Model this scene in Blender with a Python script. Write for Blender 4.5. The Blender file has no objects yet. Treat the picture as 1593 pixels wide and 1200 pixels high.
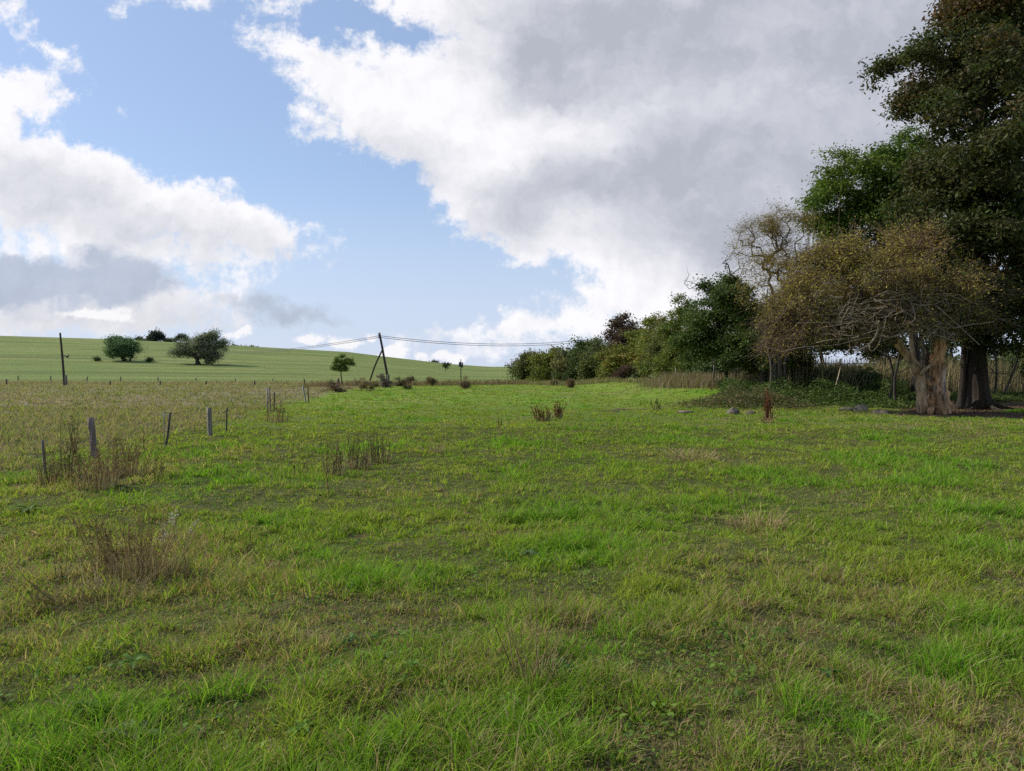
import bpy, math, random
import numpy as np
from mathutils import Vector

rng = np.random.default_rng(7)
random.seed(7)
R = math.radians
scene = bpy.context.scene
COL = scene.collection

# ------------------------------------------------------------------ camera, exposure
EYE = 1.65
F = 1160.0                      # focal length in photo pixels (1593 wide)
PITCH = math.atan(20.0 / F)
cam_d = bpy.data.cameras.new('camera'); cam = bpy.data.objects.new('camera', cam_d); COL.objects.link(cam)
cam_d.sensor_width = 36.0; cam_d.lens = F / 1593.0 * 36.0
cam_d.clip_start = 0.05; cam_d.clip_end = 12000
cam.location = (0, 0, EYE); cam.rotation_euler = (R(90) - PITCH, 0, 0)
scene.camera = cam
scene.view_settings.view_transform = 'Standard'; scene.view_settings.look = 'None'
scene.view_settings.exposure = 0.0; scene.view_settings.gamma = 1.0
scene.view_settings.use_curve_mapping = False

SUN_AZ = -74.0      # degrees from +Y (negative = to the left)
SUN_EL = 39.0
SUN_STRENGTH = 4.6
SKY_STRENGTH = 0.10

sun_d = bpy.data.lights.new('sun', 'SUN'); sun = bpy.data.objects.new('sun', sun_d); COL.objects.link(sun)
sun_d.energy = SUN_STRENGTH; sun_d.angle = R(0.8); sun_d.color = (1.0, 0.94, 0.84)
sdir = Vector((math.sin(R(SUN_AZ)) * math.cos(R(SUN_EL)), math.cos(R(SUN_AZ)) * math.cos(R(SUN_EL)), math.sin(R(SUN_EL))))
sun.rotation_euler = sdir.to_track_quat('Z', 'Y').to_euler()

# ------------------------------------------------------------------ node helper
class NB:
    def __init__(s, tree): s.t = tree; s.n = tree.nodes; s.l = tree.links
    def _set(s, sock, v):
        if isinstance(v, bpy.types.NodeSocket): s.l.new(v, sock)
        elif v is not None: sock.default_value = v
    def m(s, op, a, b=None, c=None, clamp=False):
        n = s.n.new('ShaderNodeMath'); n.operation = op; n.use_clamp = clamp
        for i, v in enumerate((a, b, c)): s._set(n.inputs[i], v)
        return n.outputs[0]
    def v(s, op, a, b=None, out=0):
        n = s.n.new('ShaderNodeVectorMath'); n.operation = op
        s._set(n.inputs[0], a); s._set(n.inputs[1], b)
        return n.outputs[out]
    def vscale(s, a, k):
        n = s.n.new('ShaderNodeVectorMath'); n.operation = 'SCALE'; s._set(n.inputs[0], a); s._set(n.inputs['Scale'], k); return n.outputs[0]
    def comb(s, x, y, z=0.0):
        n = s.n.new('ShaderNodeCombineXYZ')
        for i, v in enumerate((x, y, z)): s._set(n.inputs[i], v)
        return n.outputs[0]
    def sep(s, a):
        n = s.n.new('ShaderNodeSeparateXYZ'); s._set(n.inputs[0], a); return n.outputs
    def noise(s, vec, scale, detail=4, rough=0.5, dist=0.0, dim='3D', out=0):
        n = s.n.new('ShaderNodeTexNoise'); n.noise_dimensions = dim
        s._set(n.inputs['Vector'], vec)
        n.inputs['Scale'].default_value = scale; n.inputs['Detail'].default_value = detail
        n.inputs['Roughness'].default_value = rough; n.inputs['Distortion'].default_value = dist
        return n.outputs[out]
    def map(s, vec, loc=(0, 0, 0), rot=(0, 0, 0), sc=(1, 1, 1), typ='POINT'):
        n = s.n.new('ShaderNodeMapping'); n.vector_type = typ; s._set(n.inputs['Vector'], vec)
        n.inputs['Location'].default_value = loc; n.inputs['Rotation'].default_value = rot; n.inputs['Scale'].default_value = sc
        return n.outputs[0]
    def ramp(s, x, lo, hi, a=0.0, b=1.0, smooth=True):
        n = s.n.new('ShaderNodeMapRange'); n.interpolation_type = 'SMOOTHSTEP' if smooth else 'LINEAR'
        s._set(n.inputs[0], x)
        for i, v in zip((1, 2, 3, 4), (lo, hi, a, b)): s._set(n.inputs[i], v)
        return n.outputs[0]
    def mix(s, f, a, b, mode='MIX'):
        n = s.n.new('ShaderNodeMix'); n.data_type = 'RGBA'; n.blend_type = mode
        s._set(n.inputs[0], f)
        for i, v in ((6, a), (7, b)):
            if isinstance(v, tuple) and len(v) == 3: v = v + (1.0,)
            s._set(n.inputs[i], v)
        return n.outputs[2]

# ------------------------------------------------------------------ sky
def build_world():
    w = bpy.data.worlds.new('World'); scene.world = w; w.use_nodes = True
    nt = w.node_tree; nt.nodes.clear(); b = NB(nt)
    out = nt.nodes.new('ShaderNodeOutputWorld'); bg = nt.nodes.new('ShaderNodeBackground')
    nt.links.new(bg.outputs[0], out.inputs[0])
    bg.inputs[1].default_value = SKY_STRENGTH
    sky = nt.nodes.new('ShaderNodeTexSky'); sky.sky_type = 'NISHITA'; sky.sun_disc = False
    sky.sun_elevation = R(SUN_EL); sky.sun_rotation = R(SUN_AZ)
    sky.air_density = 1.0; sky.dust_density = 0.6; sky.ozone_density = 1.6
    tc = nt.nodes.new('ShaderNodeTexCoord'); d = b.v('NORMALIZE', tc.outputs['Generated'])
    x, y, z = b.sep(d)
    ya = b.m('MAXIMUM', b.m('ABSOLUTE', y), 0.06)
    U = b.m('MULTIPLY_ADD', b.m('DIVIDE', x, ya), F / 1000, 0.7965)
    V = b.m('MULTIPLY_ADD', b.m('DIVIDE', z, ya), -F / 1000, 0.580)
    p0 = b.comb(U, V, 0.0)
    # domain warp, billowy at two scales
    wn = b.noise(p0, 5.0, 6, 0.62, out=1)
    wn2 = b.noise(p0, 24.0, 6, 0.65, out=1)
    off = b.vscale(b.v('SUBTRACT', wn, (0.5, 0.5, 0.5)), 0.115)
    off2 = b.vscale(b.v('SUBTRACT', wn2, (0.5, 0.5, 0.5)), 0.045)
    p = b.v('ADD', b.v('ADD', p0, off), off2)
    def field(blobs, sm=0.03, pp=p):
        acc = None
        for cx, cy, rx, ry, rot in blobs:
            cx, cy, rx, ry = cx / 1000, cy / 1000, rx / 1000, ry / 1000
            q = b.map(pp, (cx, cy, 0), (0, 0, R(rot)), (rx, ry, 1), 'TEXTURE')
            ln = b.v('LENGTH', q, out=1)
            f = b.m('MULTIPLY_ADD', ln, -min(rx, ry), min(rx, ry))
            acc = f if acc is None else b.m('SMOOTH_MAX', acc, f, sm)
        return acc
    body = field([(75, 85, 105, 22, 38), (15, 20, 45, 34, 0), (40, 150, 120, 42, 12), (0, 210, 60, 60, 0),
                  (80, 290, 210, 95, 20), (270, 335, 200, 70, 17), (395, 362, 120, 52, 14), (200, 395, 270, 50, 3),
                  (475, 352, 45, 13, 8), (150, 480, 260, 60, 0),
                  (285, -6, 110, 24, 0), (440, 12, 60, 24, 10), (195, 25, 16, 18, 0),
                  (440, 72, 70, 34, 25), (530, 140, 120, 62, 18), (500, 205, 55, 20, 0), (620, 195, 150, 56, 14),
                  (700, 70, 170, 150, 0), (620, -10, 120, 50, 0), (900, 200, 250, 240, 0), (1250, 200, 430, 330, 0),
                  (770, 310, 110, 72, 15), (960, 400, 150, 48, 10), (1100, 470, 260, 70, 0),
                  (860, 510, 250, 34, -4), (770, 545, 120, 16, 0)], 0.03)
    hole = field([(545, 42, 70, 20, 12), (600, 62, 40, 12, 10), (500, 68, 34, 9, 20)], 0.01)
    body = b.m('MINIMUM', body, b.m('MULTIPLY', hole, -1.0))
    nz = b.noise(p0, 9.0, 9, 0.62)
    nz2 = b.noise(p0, 38.0, 9, 0.68)
    e = b.m('ADD', body, b.m('MULTIPLY', b.m('SUBTRACT', nz, 0.5), 0.085))
    e = b.m('ADD', e, b.m('MULTIPLY_ADD', b.m('SUBTRACT', nz2, 0.5), 0.058, -0.008))
    dens = b.ramp(e, -0.007, 0.018)
    # relief shading of the cloud body: compare noise with noise shifted toward the sun
    psh = b.v('ADD', p0, (-0.010, -0.012, 0.0))
    r1 = b.noise(p, 9.0, 9, 0.62); r2 = b.noise(b.v('ADD', p, (-0.012, -0.020, 0.0)), 9.0, 9, 0.62)
    relief = b.m('MULTIPLY', b.m('SUBTRACT', r1, r2), 1.0)
    # grey (thick) zones
    grey = field([(960, 80, 200, 105, 5), (1330, 180, 330, 300, 0), (1120, 330, 240, 90, 5), (820, 322, 62, 42, 10),
                  (1000, 300, 150, 60, 0), (1450, 420, 300, 150, 0)], 0.06)
    lg = field([(120, 320, 190, 55, 18), (300, 375, 150, 22, 12), (60, 495, 300, 34, 0), (640, 240, 90, 24, 20), 
                (330, 515, 200, 24, 0)], 0.05)
    brt = field([(1040, 170, 140, 30, -8), (935, 375, 95, 34, 15), (1010, 480, 60, 10, -5)], 0.02)
    n3 = b.m('SUBTRACT', b.noise(p0, 5.0, 4, 0.5), 0.5)
    g = b.ramp(b.m('ADD', grey, b.m('MULTIPLY', n3, 0.06)), -0.06, 0.035)
    n5 = b.noise(p, 7.0, 9, 0.6)
    g = b.m('MULTIPLY', g, b.ramp(n5, 0.34, 0.68, 1.06, 0.78))
    g = b.m('MULTIPLY', g, b.ramp(b.m('ADD', brt, b.m('MULTIPLY', n3, 0.05)), -0.05, 0.05, 1.0, 0.55))
    l = b.m('MULTIPLY', b.ramp(b.m('ADD', lg, b.m('MULTIPLY', n3, 0.08)), -0.04, 0.04), 0.55)
    inner = b.ramp(e, 0.03, 0.16, 0.0, 0.18)
    sh = b.m('ADD', b.m('MAXIMUM', b.m('MAXIMUM', g, l), inner), b.m('MULTIPLY', relief, b.ramp(g, 0.3, 1.0, -1.0, -0.62)), clamp=True)
    white = (10.0, 9.9, 10.2); gr = (4.75, 5.0, 5.75)
    ccol = b.mix(sh, white, gr)
    # distant grey clouds and the small bright heaps on the horizon
    dark = field([(50, 440, 130, 44, 3), (195, 442, 90, 40, 0), (150, 402, 46, 18, 0), (270, 455, 25, 18, 0), (440, 487, 72, 15, 5), (500, 495, 45, 8, 3)], 0.015)
    de = b.m('ADD', dark, b.m('MULTIPLY', b.m('SUBTRACT', nz, 0.5), 0.045))
    dd = b.m('MULTIPLY', b.ramp(de, -0.008, 0.014), 0.95)
    p2 = b.v('ADD', p0, b.vscale(off2, 0.9))
    heap = field([(370, 517, 20, 8, 0), (480, 527, 26, 10, 0), (535, 533, 30, 9, 0), (578, 522, 9, 7, 0), (618, 548, 20, 14, -15), (655, 552, 13, 7, 0),
                  (688, 553, 17, 10, 0), (705, 560, 20, 8, 0), (600, 560, 40, 8, 0), (150, 487, 60, 9, 3), (190, 495, 20, 8, 10)], 0.004, p2)
    he = b.m('ADD', heap, b.m('MULTIPLY', b.m('SUBTRACT', nz2, 0.5), 0.016))
    hd = b.m('MULTIPLY', b.ramp(he, -0.002, 0.004), 0.9)
    # clear sky, milky toward the horizon
    skyc = b.mix(1.0, sky.outputs[0], (1.20, 1.20, 1.27), 'MULTIPLY')
    skyc = b.mix(0.34, skyc, (5.6, 7.4, 10.6))
    haze = b.ramp(V, 0.25, 0.58, 0.0, 0.82)
    skyc = b.mix(haze, skyc, (6.2, 7.1, 9.0))
    c = b.mix(b.m('MULTIPLY', dens, 0.97), skyc, ccol)
    c = b.mix(dd, c, b.mix(b.m('MULTIPLY_ADD', relief, 2.0, 0.5, clamp=True), (4.4, 5.0, 6.2), (5.5, 6.1, 7.4)))
    lowhaze = b.ramp(V, 0.50, 0.60, 0.0, 0.22)
    c = b.mix(lowhaze, c, (7.2, 7.7, 9.0))
    c = b.mix(hd, c, (9.8, 9.7, 9.9))
    # below the horizon: dull ground bounce
    c = b.mix(b.ramp(z, -0.02, 0.0, 1.0, 0.0), c, (1.0, 1.1, 0.8))
    nt.links.new(c, bg.inputs[0])
    w.cycles.sampling_method = 'MANUAL'; w.cycles.sample_map_resolution = 512
build_world()

# ------------------------------------------------------------------ numpy noise
def _hash(ix, iy, s):
    h = (ix * 374761393 + iy * 668265263 + s * 1442695041) & 0xffffffff
    h = ((h ^ (h >> 13)) * 1274126177) & 0xffffffff
    return ((h ^ (h >> 16)) & 0xffff) / 65535.0
def vnoise(x, y, s=0):
    x = np.asarray(x, float); y = np.asarray(y, float)
    ix = np.floor(x).astype(np.int64); iy = np.floor(y).astype(np.int64)
    fx = x - ix; fy = y - iy; fx = fx * fx * (3 - 2 * fx); fy = fy * fy * (3 - 2 * fy)
    a = _hash(ix, iy, s); b_ = _hash(ix + 1, iy, s); c = _hash(ix, iy + 1, s); d = _hash(ix + 1, iy + 1, s)
    return (a * (1 - fx) + b_ * fx) * (1 - fy) + (c * (1 - fx) + d * fx) * fy
def fbm(x, y, s=0, o=3):
    v = 0; a = 0.5; t = 0
    for k in range(o):
        v = v + a * vnoise(x * 2 ** k + 17.3 * k, y * 2 ** k - 9.1 * k, s + k); t += a; a *= 0.5
    return v / t
def sstep(a, b_, x):
    t = np.clip((x - a) / (b_ - a), 0, 1); return t * t * (3 - 2 * t)

# ------------------------------------------------------------------ terrain
CU = (np.array([-900, 0, 170, 300, 400, 540, 600, 700, 760, 900, 1600, 2600]) - 796.5) / F
CY = np.array([519, 525, 530, 536, 541.5, 549, 556, 567, 571, 571, 568, 560.0])
def hz(x, y):
    x = np.asarray(x, float); y = np.asarray(y, float)
    u = x / np.maximum(y, 20.0)
    zc = EYE + (580 - np.interp(u, CU, CY)) / F * 355
    t = np.clip((y - 105) / 250, 0, 1); S = t * t * (3 - 2 * t)
    S = S * (1 - 0.5 * sstep(360, 1400, y))
    z = zc * S
    r = np.hypot(x, y)
    near = 1 - sstep(60, 120, r)
    z = z + near * (0.16 * (fbm(x / 4.5, y / 4.5, 3, 2) - 0.5) + 0.15 * (fbm(x / 1.3, y / 1.3, 8, 3) - 0.5) + 0.055 * (fbm(x / 0.35, y / 0.35, 11, 2) - 0.5))
    z = z + 0.6 * sstep(33, 50, y) * sstep(6, 12, x) * (1 - sstep(90, 110, y))
    return z
def ray(X, Y):
    c, s = math.cos(PITCH), math.sin(PITCH)
    a, b_ = (X - 796.5) / F, (600 - Y) / F
    return np.array([a, c + b_ * s, -s + b_ * c])
CAMZ = EYE
def P(X, Y, D):                     # point at forward distance D seen at photo pixel X, Y
    d = ray(X, Y); k = D / d[1]
    return np.array([0, 0, CAMZ]) + d * k
def G(X, Y, far=400):               # ground point seen at photo pixel X, Y
    d = ray(X, Y); ks = np.geomspace(1.5, far, 3000)
    pts = np.array([0, 0, CAMZ])[None] + d[None] * ks[:, None]
    below = pts[:, 2] < hz(pts[:, 0], pts[:, 1])
    i = int(np.argmax(below)) if below.any() else len(ks) - 1
    q = pts[i]; return np.array([q[0], q[1], float(hz(q[0], q[1]))])
def GD(X, D):                       # ground point in column X at distance D
    x = (X - 796.5) / F * D; return np.array([x, D, float(hz(x, D))])
def px(n, D): return n * D / F

# fence line between the rough field and the pasture: x as a function of y
FLY = np.array([0, 8, 12, 14, 16, 20, 30, 40, 60, 80, 95, 110]); FLX = np.array([-6.3, -6.8, -7.3, -7.9, -7.6, -7.9, -9.6, -11.1, -13.6, -16.0, -16.6, -17.5])
def fence_x(y): return np.interp(y, FLY, FLX)

# soil patches and worn spots: (X, Y, radius m across, radius m along)
BARE = [G(1530, 646), G(1500, 640), G(1470, 647), G(1590, 648), G(1640, 650)]
SPOTS = [(G(552, 838), .16), (G(975, 638), 1.1), (G(950, 640), .7), (G(960, 1090), .08), (G(1250, 950), .09), (G(1290, 945), .08), (G(640, 800), .08), (G(1180, 965), .08)]

def lin(*c): return np.array(c, float)
C_LUSH = lin(.125, .30, .020); C_GREEN = lin(.185, .30, .028); C_YEL = lin(.29, .35, .042); C_OLIVE = lin(.23, .25, .08)
C_STRAW = lin(.52, .41, .22); C_BROWN = lin(.24, .165, .09); C_SOIL = lin(.10, .066, .042); C_DARK = lin(.05, .12, .02)
def mixc(a, b_, t): t = np.asarray(t)[..., None]; return a * (1 - t) + b_ * t

def region(x, y):
    """masks at ground points: dry share, rough field, bare soil, lush"""
    rough = sstep(0.3, 1.6, fence_x(y) - x + 1.6 * (fbm(x / 2.5, y / 2.5, 31, 2) - 0.5)) * (1 - sstep(98, 112, y)) * sstep(9, 14, y)
    # a green tongue along the near edge of the rough field
    big = fbm(x / 7, y / 7, 41, 3); mid = fbm(x / 1.9, y / 1.9, 43, 3); sml = fbm(x / 0.5, y / 0.5, 47, 3)
    dry = 0.12 + 1.5 * np.clip(0.55 * big + 0.8 * mid + 0.45 * sml - 0.93, 0, 1) * 1.5
    for (c, r, k) in DRYSPOTS:
        q = ((x - c[0]) / r) ** 2 + ((y - c[1]) / (r * 1.2)) ** 2
        dry = dry + k * np.exp(-q) * (0.5 + sml)
    lush = np.clip((fbm(x / 1.6, y / 1.6, 53, 3) - 0.56) * 5, 0, 1)
    for (c, r) in LUSHSPOTS:
        q = ((x - c[0]) / r) ** 2 + ((y - c[1]) / r) ** 2
        lush = np.maximum(lush, np.exp(-q) * 1.3)
    lush = np.clip(lush, 0, 1)
    dry = dry * (1 - 0.85 * lush)
    dry = np.clip(dry, 0, 0.9)
    bare = np.zeros_like(x, dtype=float)
    for q in BARE:
        bare = np.maximum(bare, np.exp(-(((x - q[0]) / 2.6) ** 2 + ((y - q[1] - .9) / 2.6) ** 2) * 1.0))
    bare = np.maximum(bare, sstep(33.0, 35.0, y) * sstep(15.5, 18.0, x) * (1 - sstep(47, 50, y)) * 0.95)
    for q, r in SPOTS:
        bare = np.maximum(bare, 1.15 * np.exp(-(((x - q[0]) / r) ** 2 + ((y - q[1]) / r) ** 2)))
    bare = np.clip((bare - 0.35 + 0.5 * (sml - 0.5)) * 3, 0, 1)
    return dry, rough, bare, lush
DRYSPOTS = [(G(1080, 712), 1.1, .6), (G(1180, 820), .6, .5), (G(840, 1000), .5, .5), (G(500, 990), .55, .8), (G(640, 1060), .4, .6), (G(350, 1060), .5, .6), (G(200, 860), .9, .8), (G(330, 900), .7, .6), (G(860, 960), .4, .6), (G(1500, 1130), .4, .45),
            (G(60, 880), .9, .5), (G(1250, 720), 1.2, .3), (G(650, 960), .5, .35), (G(140, 740), 2.0, .7), (G(600, 770), 1.0, .45), (G(1400, 930), .5, .4), (G(760, 1150), .25, .3),
            (G(1330, 780), .8, .4), (G(700, 690), 1.2, .25), (G(40, 1010), .4, .4), (G(520, 605), 4, .8), (G(440, 650), 1.2, .4)]
LUSHSPOTS = [(G(900, 860), .75), (G(850, 805), .7), (G(1440, 1040), .35), (G(560, 905), .4), (G(920, 1010), .3), (G(1100, 790), .5), (G(1180, 740), .6), (G(640, 900), .35),
             (G(780, 690), .9), (G(1540, 800), .7), (G(15, 745), .8), (G(1300, 1120), .25), (G(480, 870), .3), (G(1060, 685), 1.2), (G(600, 720), 0.5)]

def ground_col(x, y):
    dry, rough, bare, lush = region(x, y)
    c = mixc(C_GREEN * .72, C_YEL * .75, np.clip((fbm(x / 3.2, y / 3.2, 61, 3) - .4) * 1.6, 0, .4))
    c = mixc(c, C_STRAW * .6, dry * .45)
    c = mixc(c, C_LUSH, lush * .6)
    # rough field: dull straw and brown with green patches
    n = fbm(x / 4, y / 9, 71, 4); n2 = fbm(x / 1.2, y / 1.2, 75, 3)
    rc = mixc(lin(.23, .205, .130), lin(.16, .19, .070), np.clip((n - .42) * 4, 0, 1))
    rc = mixc(rc, lin(.25, .205, .145), np.clip((n2 - .5) * 3, 0, .6))
    c = mixc(c, rc, rough)
    # far strip of dry grass and the hill
    r = y
    strip = sstep(96, 108, r) * (1 - sstep(118, 128, r))
    c = mixc(c, lin(.24, .20, .09), strip * .8)
    hill = sstep(118, 128, r)
    hn = fbm(x / 30, y / 6, 81, 4); hn2 = fbm(x / 90, y / 3.0, 85, 2)
    hc = mixc(lin(.145, .190, .048), lin(.215, .235, .075), np.clip((hn - .35) * 2.4, 0, 1))
    hc = mixc(hc, lin(.085, .135, .030), np.clip((hn2 - .60) * 4, 0, .5))
    hc = mixc(hc, lin(.19, .20, .085), sstep(260, 350, r) * .35)
    c = mixc(c, hc, hill)
    tl = np.exp(-((y - 196 + x * 0.02) / 1.6) ** 2) * (x < -20) * (y > 150)
    c = mixc(c, lin(.05, .085, .025), tl * .75)
    c = mixc(c, C_SOIL * (0.7 + .6 * fbm(x / .3, y / .3, 91, 2))[..., None], bare)
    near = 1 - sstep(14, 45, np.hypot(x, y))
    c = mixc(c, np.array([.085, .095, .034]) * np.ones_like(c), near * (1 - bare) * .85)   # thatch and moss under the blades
    return c

# ------------------------------------------------------------------ mesh helper
def mk_mesh(name, V, faces, col=None, mat=None, parent=None, smooth=False, loc=None):
    V = np.asarray(V, np.float32)
    me = bpy.data.meshes.new(name)
    me.vertices.add(len(V)); me.vertices.foreach_set('co', V.ravel())
    lt = np.concatenate([np.full(len(f), f.shape[1], np.int32) for f in faces]) if len(faces) else np.zeros(0, np.int32)
    li = np.concatenate([f.astype(np.int32).ravel() for f in faces])
    ls = np.zeros(len(lt), np.int32); ls[1:] = np.cumsum(lt)[:-1]
    me.loops.add(len(li)); me.loops.foreach_set('vertex_index', li)
    me.polygons.add(len(lt)); me.polygons.foreach_set('loop_start', ls); me.polygons.foreach_set('loop_total', lt)
    if smooth: me.polygons.foreach_set('use_smooth', np.ones(len(lt), bool))
    if col is not None:
        a = me.attributes.new('Col', 'FLOAT_COLOR', 'POINT')
        c4 = np.ones((len(V), 4), np.float32); c4[:, :3] = col
        a.data.foreach_set('color', c4.ravel())
    me.update(calc_edges=True)
    if mat: me.materials.append(mat)
    o = bpy.data.objects.new(name, me); COL.objects.link(o)
    if parent is not None:
        o.parent = parent
        me.transform(__import__('mathutils').Matrix.Translation(-parent.location)) if parent.type == 'EMPTY' else None
        if parent.type != 'EMPTY': o.matrix_parent_inverse = parent.matrix_world.inverted()
    return o
def tag(o, label=None, cat=None, group=None, kind=None):
    if label: o['label'] = label
    if cat: o['category'] = cat
    if group: o['group'] = group
    if kind: o['kind'] = kind
    return o
def empty(name, loc, label, cat, group=None):
    o = bpy.data.objects.new(name, None); COL.objects.link(o); o.location = tuple(float(v) for v in loc); o.empty_display_size = .2
    return tag(o, label, cat, group)

# ------------------------------------------------------------------ materials
def mat_attr(name, rough=.6, transl=0.0, spec=.3, noise=None, bump=None):
    m = bpy.data.materials.new(name); m.use_nodes = True; nt = m.node_tree; nt.nodes.clear(); b = NB(nt)
    out = nt.nodes.new('ShaderNodeOutputMaterial'); bs = nt.nodes.new('ShaderNodeBsdfPrincipled')
    at = nt.nodes.new('ShaderNodeAttribute'); at.attribute_name = 'Col'
    c = at.outputs['Color']
    bs.inputs['Roughness'].default_value = rough; bs.inputs['Specular IOR Level'].default_value = spec
    if noise:
        sc, lo, hi, vs = noise
        g = nt.nodes.new('ShaderNodeNewGeometry'); q = b.map(g.outputs['Position'], sc=vs)
        n = b.noise(q, sc, 5, .65)
        k = b.ramp(n, .3, .7, lo, hi, False)
        c = b.mix(1.0, c, b.comb(k, k, k), 'MULTIPLY')
    if bump:
        sc, st, vs = bump
        g = nt.nodes.new('ShaderNodeNewGeometry'); q = b.map(g.outputs['Position'], sc=vs)
        bp = nt.nodes.new('ShaderNodeBump'); bp.inputs['Strength'].default_value = 1.0; bp.inputs['Distance'].default_value = st
        nt.links.new(b.noise(q, sc, 6, .65), bp.inputs['Height']); nt.links.new(bp.outputs[0], bs.inputs['Normal'])
    nt.links.new(c, bs.inputs['Base Color'])
    if transl > 0:
        tr = nt.nodes.new('ShaderNodeBsdfTranslucent'); mx = nt.nodes.new('ShaderNodeMixShader')
        tcol = b.mix(1.0, c, (1.25, 1.25, .7), 'MULTIPLY')
        nt.links.new(tcol, tr.inputs[0]); mx.inputs[0].default_value = transl
        nt.links.new(bs.outputs[0], mx.inputs[1]); nt.links.new(tr.outputs[0], mx.inputs[2]); nt.links.new(mx.outputs[0], out.inputs[0])
    else: nt.links.new(bs.outputs[0], out.inputs[0])
    return m
M_GRASS = mat_attr('grass_blades', .7, .44, .06)
M_LEAF = mat_attr('leaves', .65, .30, .18)
M_DRY = mat_attr('dry_stems', .9, .2, .03)
M_BARK = mat_attr('bark', .9, 0, .1, (7.0, .45, 1.45, (1, 1, .22)), (11.0, .06, (1, 1, .2)))
M_WOOD = mat_attr('weathered_wood', .85, 0, .2, (30.0, .55, 1.3, (1, 1, .08)), (60.0, .006, (1, 1, .1)))
M_OLDWOOD = mat_attr('bare_willow_wood', .85, 0, .1, (5.5, .38, 1.5, (1, 1, .14)), (9.0, .05, (1, 1, .12)))
M_STONE = mat_attr('field_stone', .95, 0, .1, (9.0, .4, 1.5, (1, 1, 1)), (9.0, .04, (1, 1, 1)))
M_METAL = mat_attr('painted_metal', .5, 0, .4, (12.0, .7, 1.2, (1, 1, 1)))
M_CABLE = mat_attr('cable', .6, 0, .3)

# ------------------------------------------------------------------ ground sheet
def build_ground():
    angs = np.concatenate([np.linspace(-180, -62, 50)[:-1], np.linspace(-62, 62, 760), np.linspace(62, 180, 50)[1:-1]])
    rad = np.concatenate([[0.25], np.geomspace(0.5, 130, 420), np.linspace(131, 400, 150), np.geomspace(405, 6000, 30)])
    A, Rr = np.meshgrid(np.radians(angs), rad, indexing='ij')
    X = np.sin(A) * Rr; Y = np.cos(A) * Rr
    Z = hz(X, Y); C = ground_col(X, Y)
    na, nr = X.shape
    idx = np.arange(na * nr).reshape(na, nr); nxt = np.roll(idx, -1, 0)
    q = np.stack([idx[:, :-1], nxt[:, :-1], nxt[:, 1:], idx[:, 1:]], -1).reshape(-1, 4)[:, ::-1]
    V = np.stack([X, Y, Z], -1).reshape(-1, 3)
    c0 = len(V); V = np.vstack([V, [[0, 0, float(hz(0, 0))]]]); Cc = np.vstack([C.reshape(-1, 3), [[.06, .08, .02]]])
    fan = np.stack([idx[:, 0], np.full(na, c0), nxt[:, 0]], -1)[:, ::-1]
    m = bpy.data.materials.new('pasture_ground'); m.use_nodes = True; nt = m.node_tree; nt.nodes.clear(); b = NB(nt)
    out = nt.nodes.new('ShaderNodeOutputMaterial'); bs = nt.nodes.new('ShaderNodeBsdfPrincipled'); nt.links.new(bs.outputs[0], out.inputs[0])
    bs.inputs['Roughness'].default_value = .95; bs.inputs['Specular IOR Level'].default_value = .1
    at = nt.nodes.new('ShaderNodeAttribute'); at.attribute_name = 'Col'
    g = nt.nodes.new('ShaderNodeNewGeometry'); pos = g.outputs['Position']
    n1 = b.noise(pos, 3.0, 8, .7); n2 = b.noise(b.map(pos, sc=(.12, 1.1, 1)), .9, 5, .7)
    k = b.m('MULTIPLY', b.ramp(n1, .3, .7, .62, 1.38, False), b.ramp(n2, .3, .7, .85, 1.15, False))
    c = b.mix(1.0, at.outputs['Color'], b.comb(k, k, k), 'MULTIPLY')
    # tramlines / drill rows on the hill
    yy = b.sep(pos)[1]; 
    rows = b.noise(b.map(pos, rot=(0, 0, R(3)), sc=(.006, .55, 1)), 1.0, 4, .6)
    hk = b.ramp(rows, .35, .65, .78, 1.18, False)
    hm = b.ramp(yy, 118.0, 135.0)
    c = b.mix(hm, c, b.mix(1.0, c, b.comb(hk, hk, hk), 'MULTIPLY'))
    nt.links.new(c, bs.inputs['Base Color'])
    bp = nt.nodes.new('ShaderNodeBump'); bp.inputs['Distance'].default_value = .12
    nt.links.new(b.noise(pos, 6.0, 8, .7), bp.inputs['Height']); nt.links.new(bp.outputs[0], bs.inputs['Normal'])
    o = mk_mesh('ground', V, [q, fan], Cc, m, smooth=True)
    tag(o, 'grassy pasture and hillside', None, None, 'structure')
build_ground()

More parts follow.
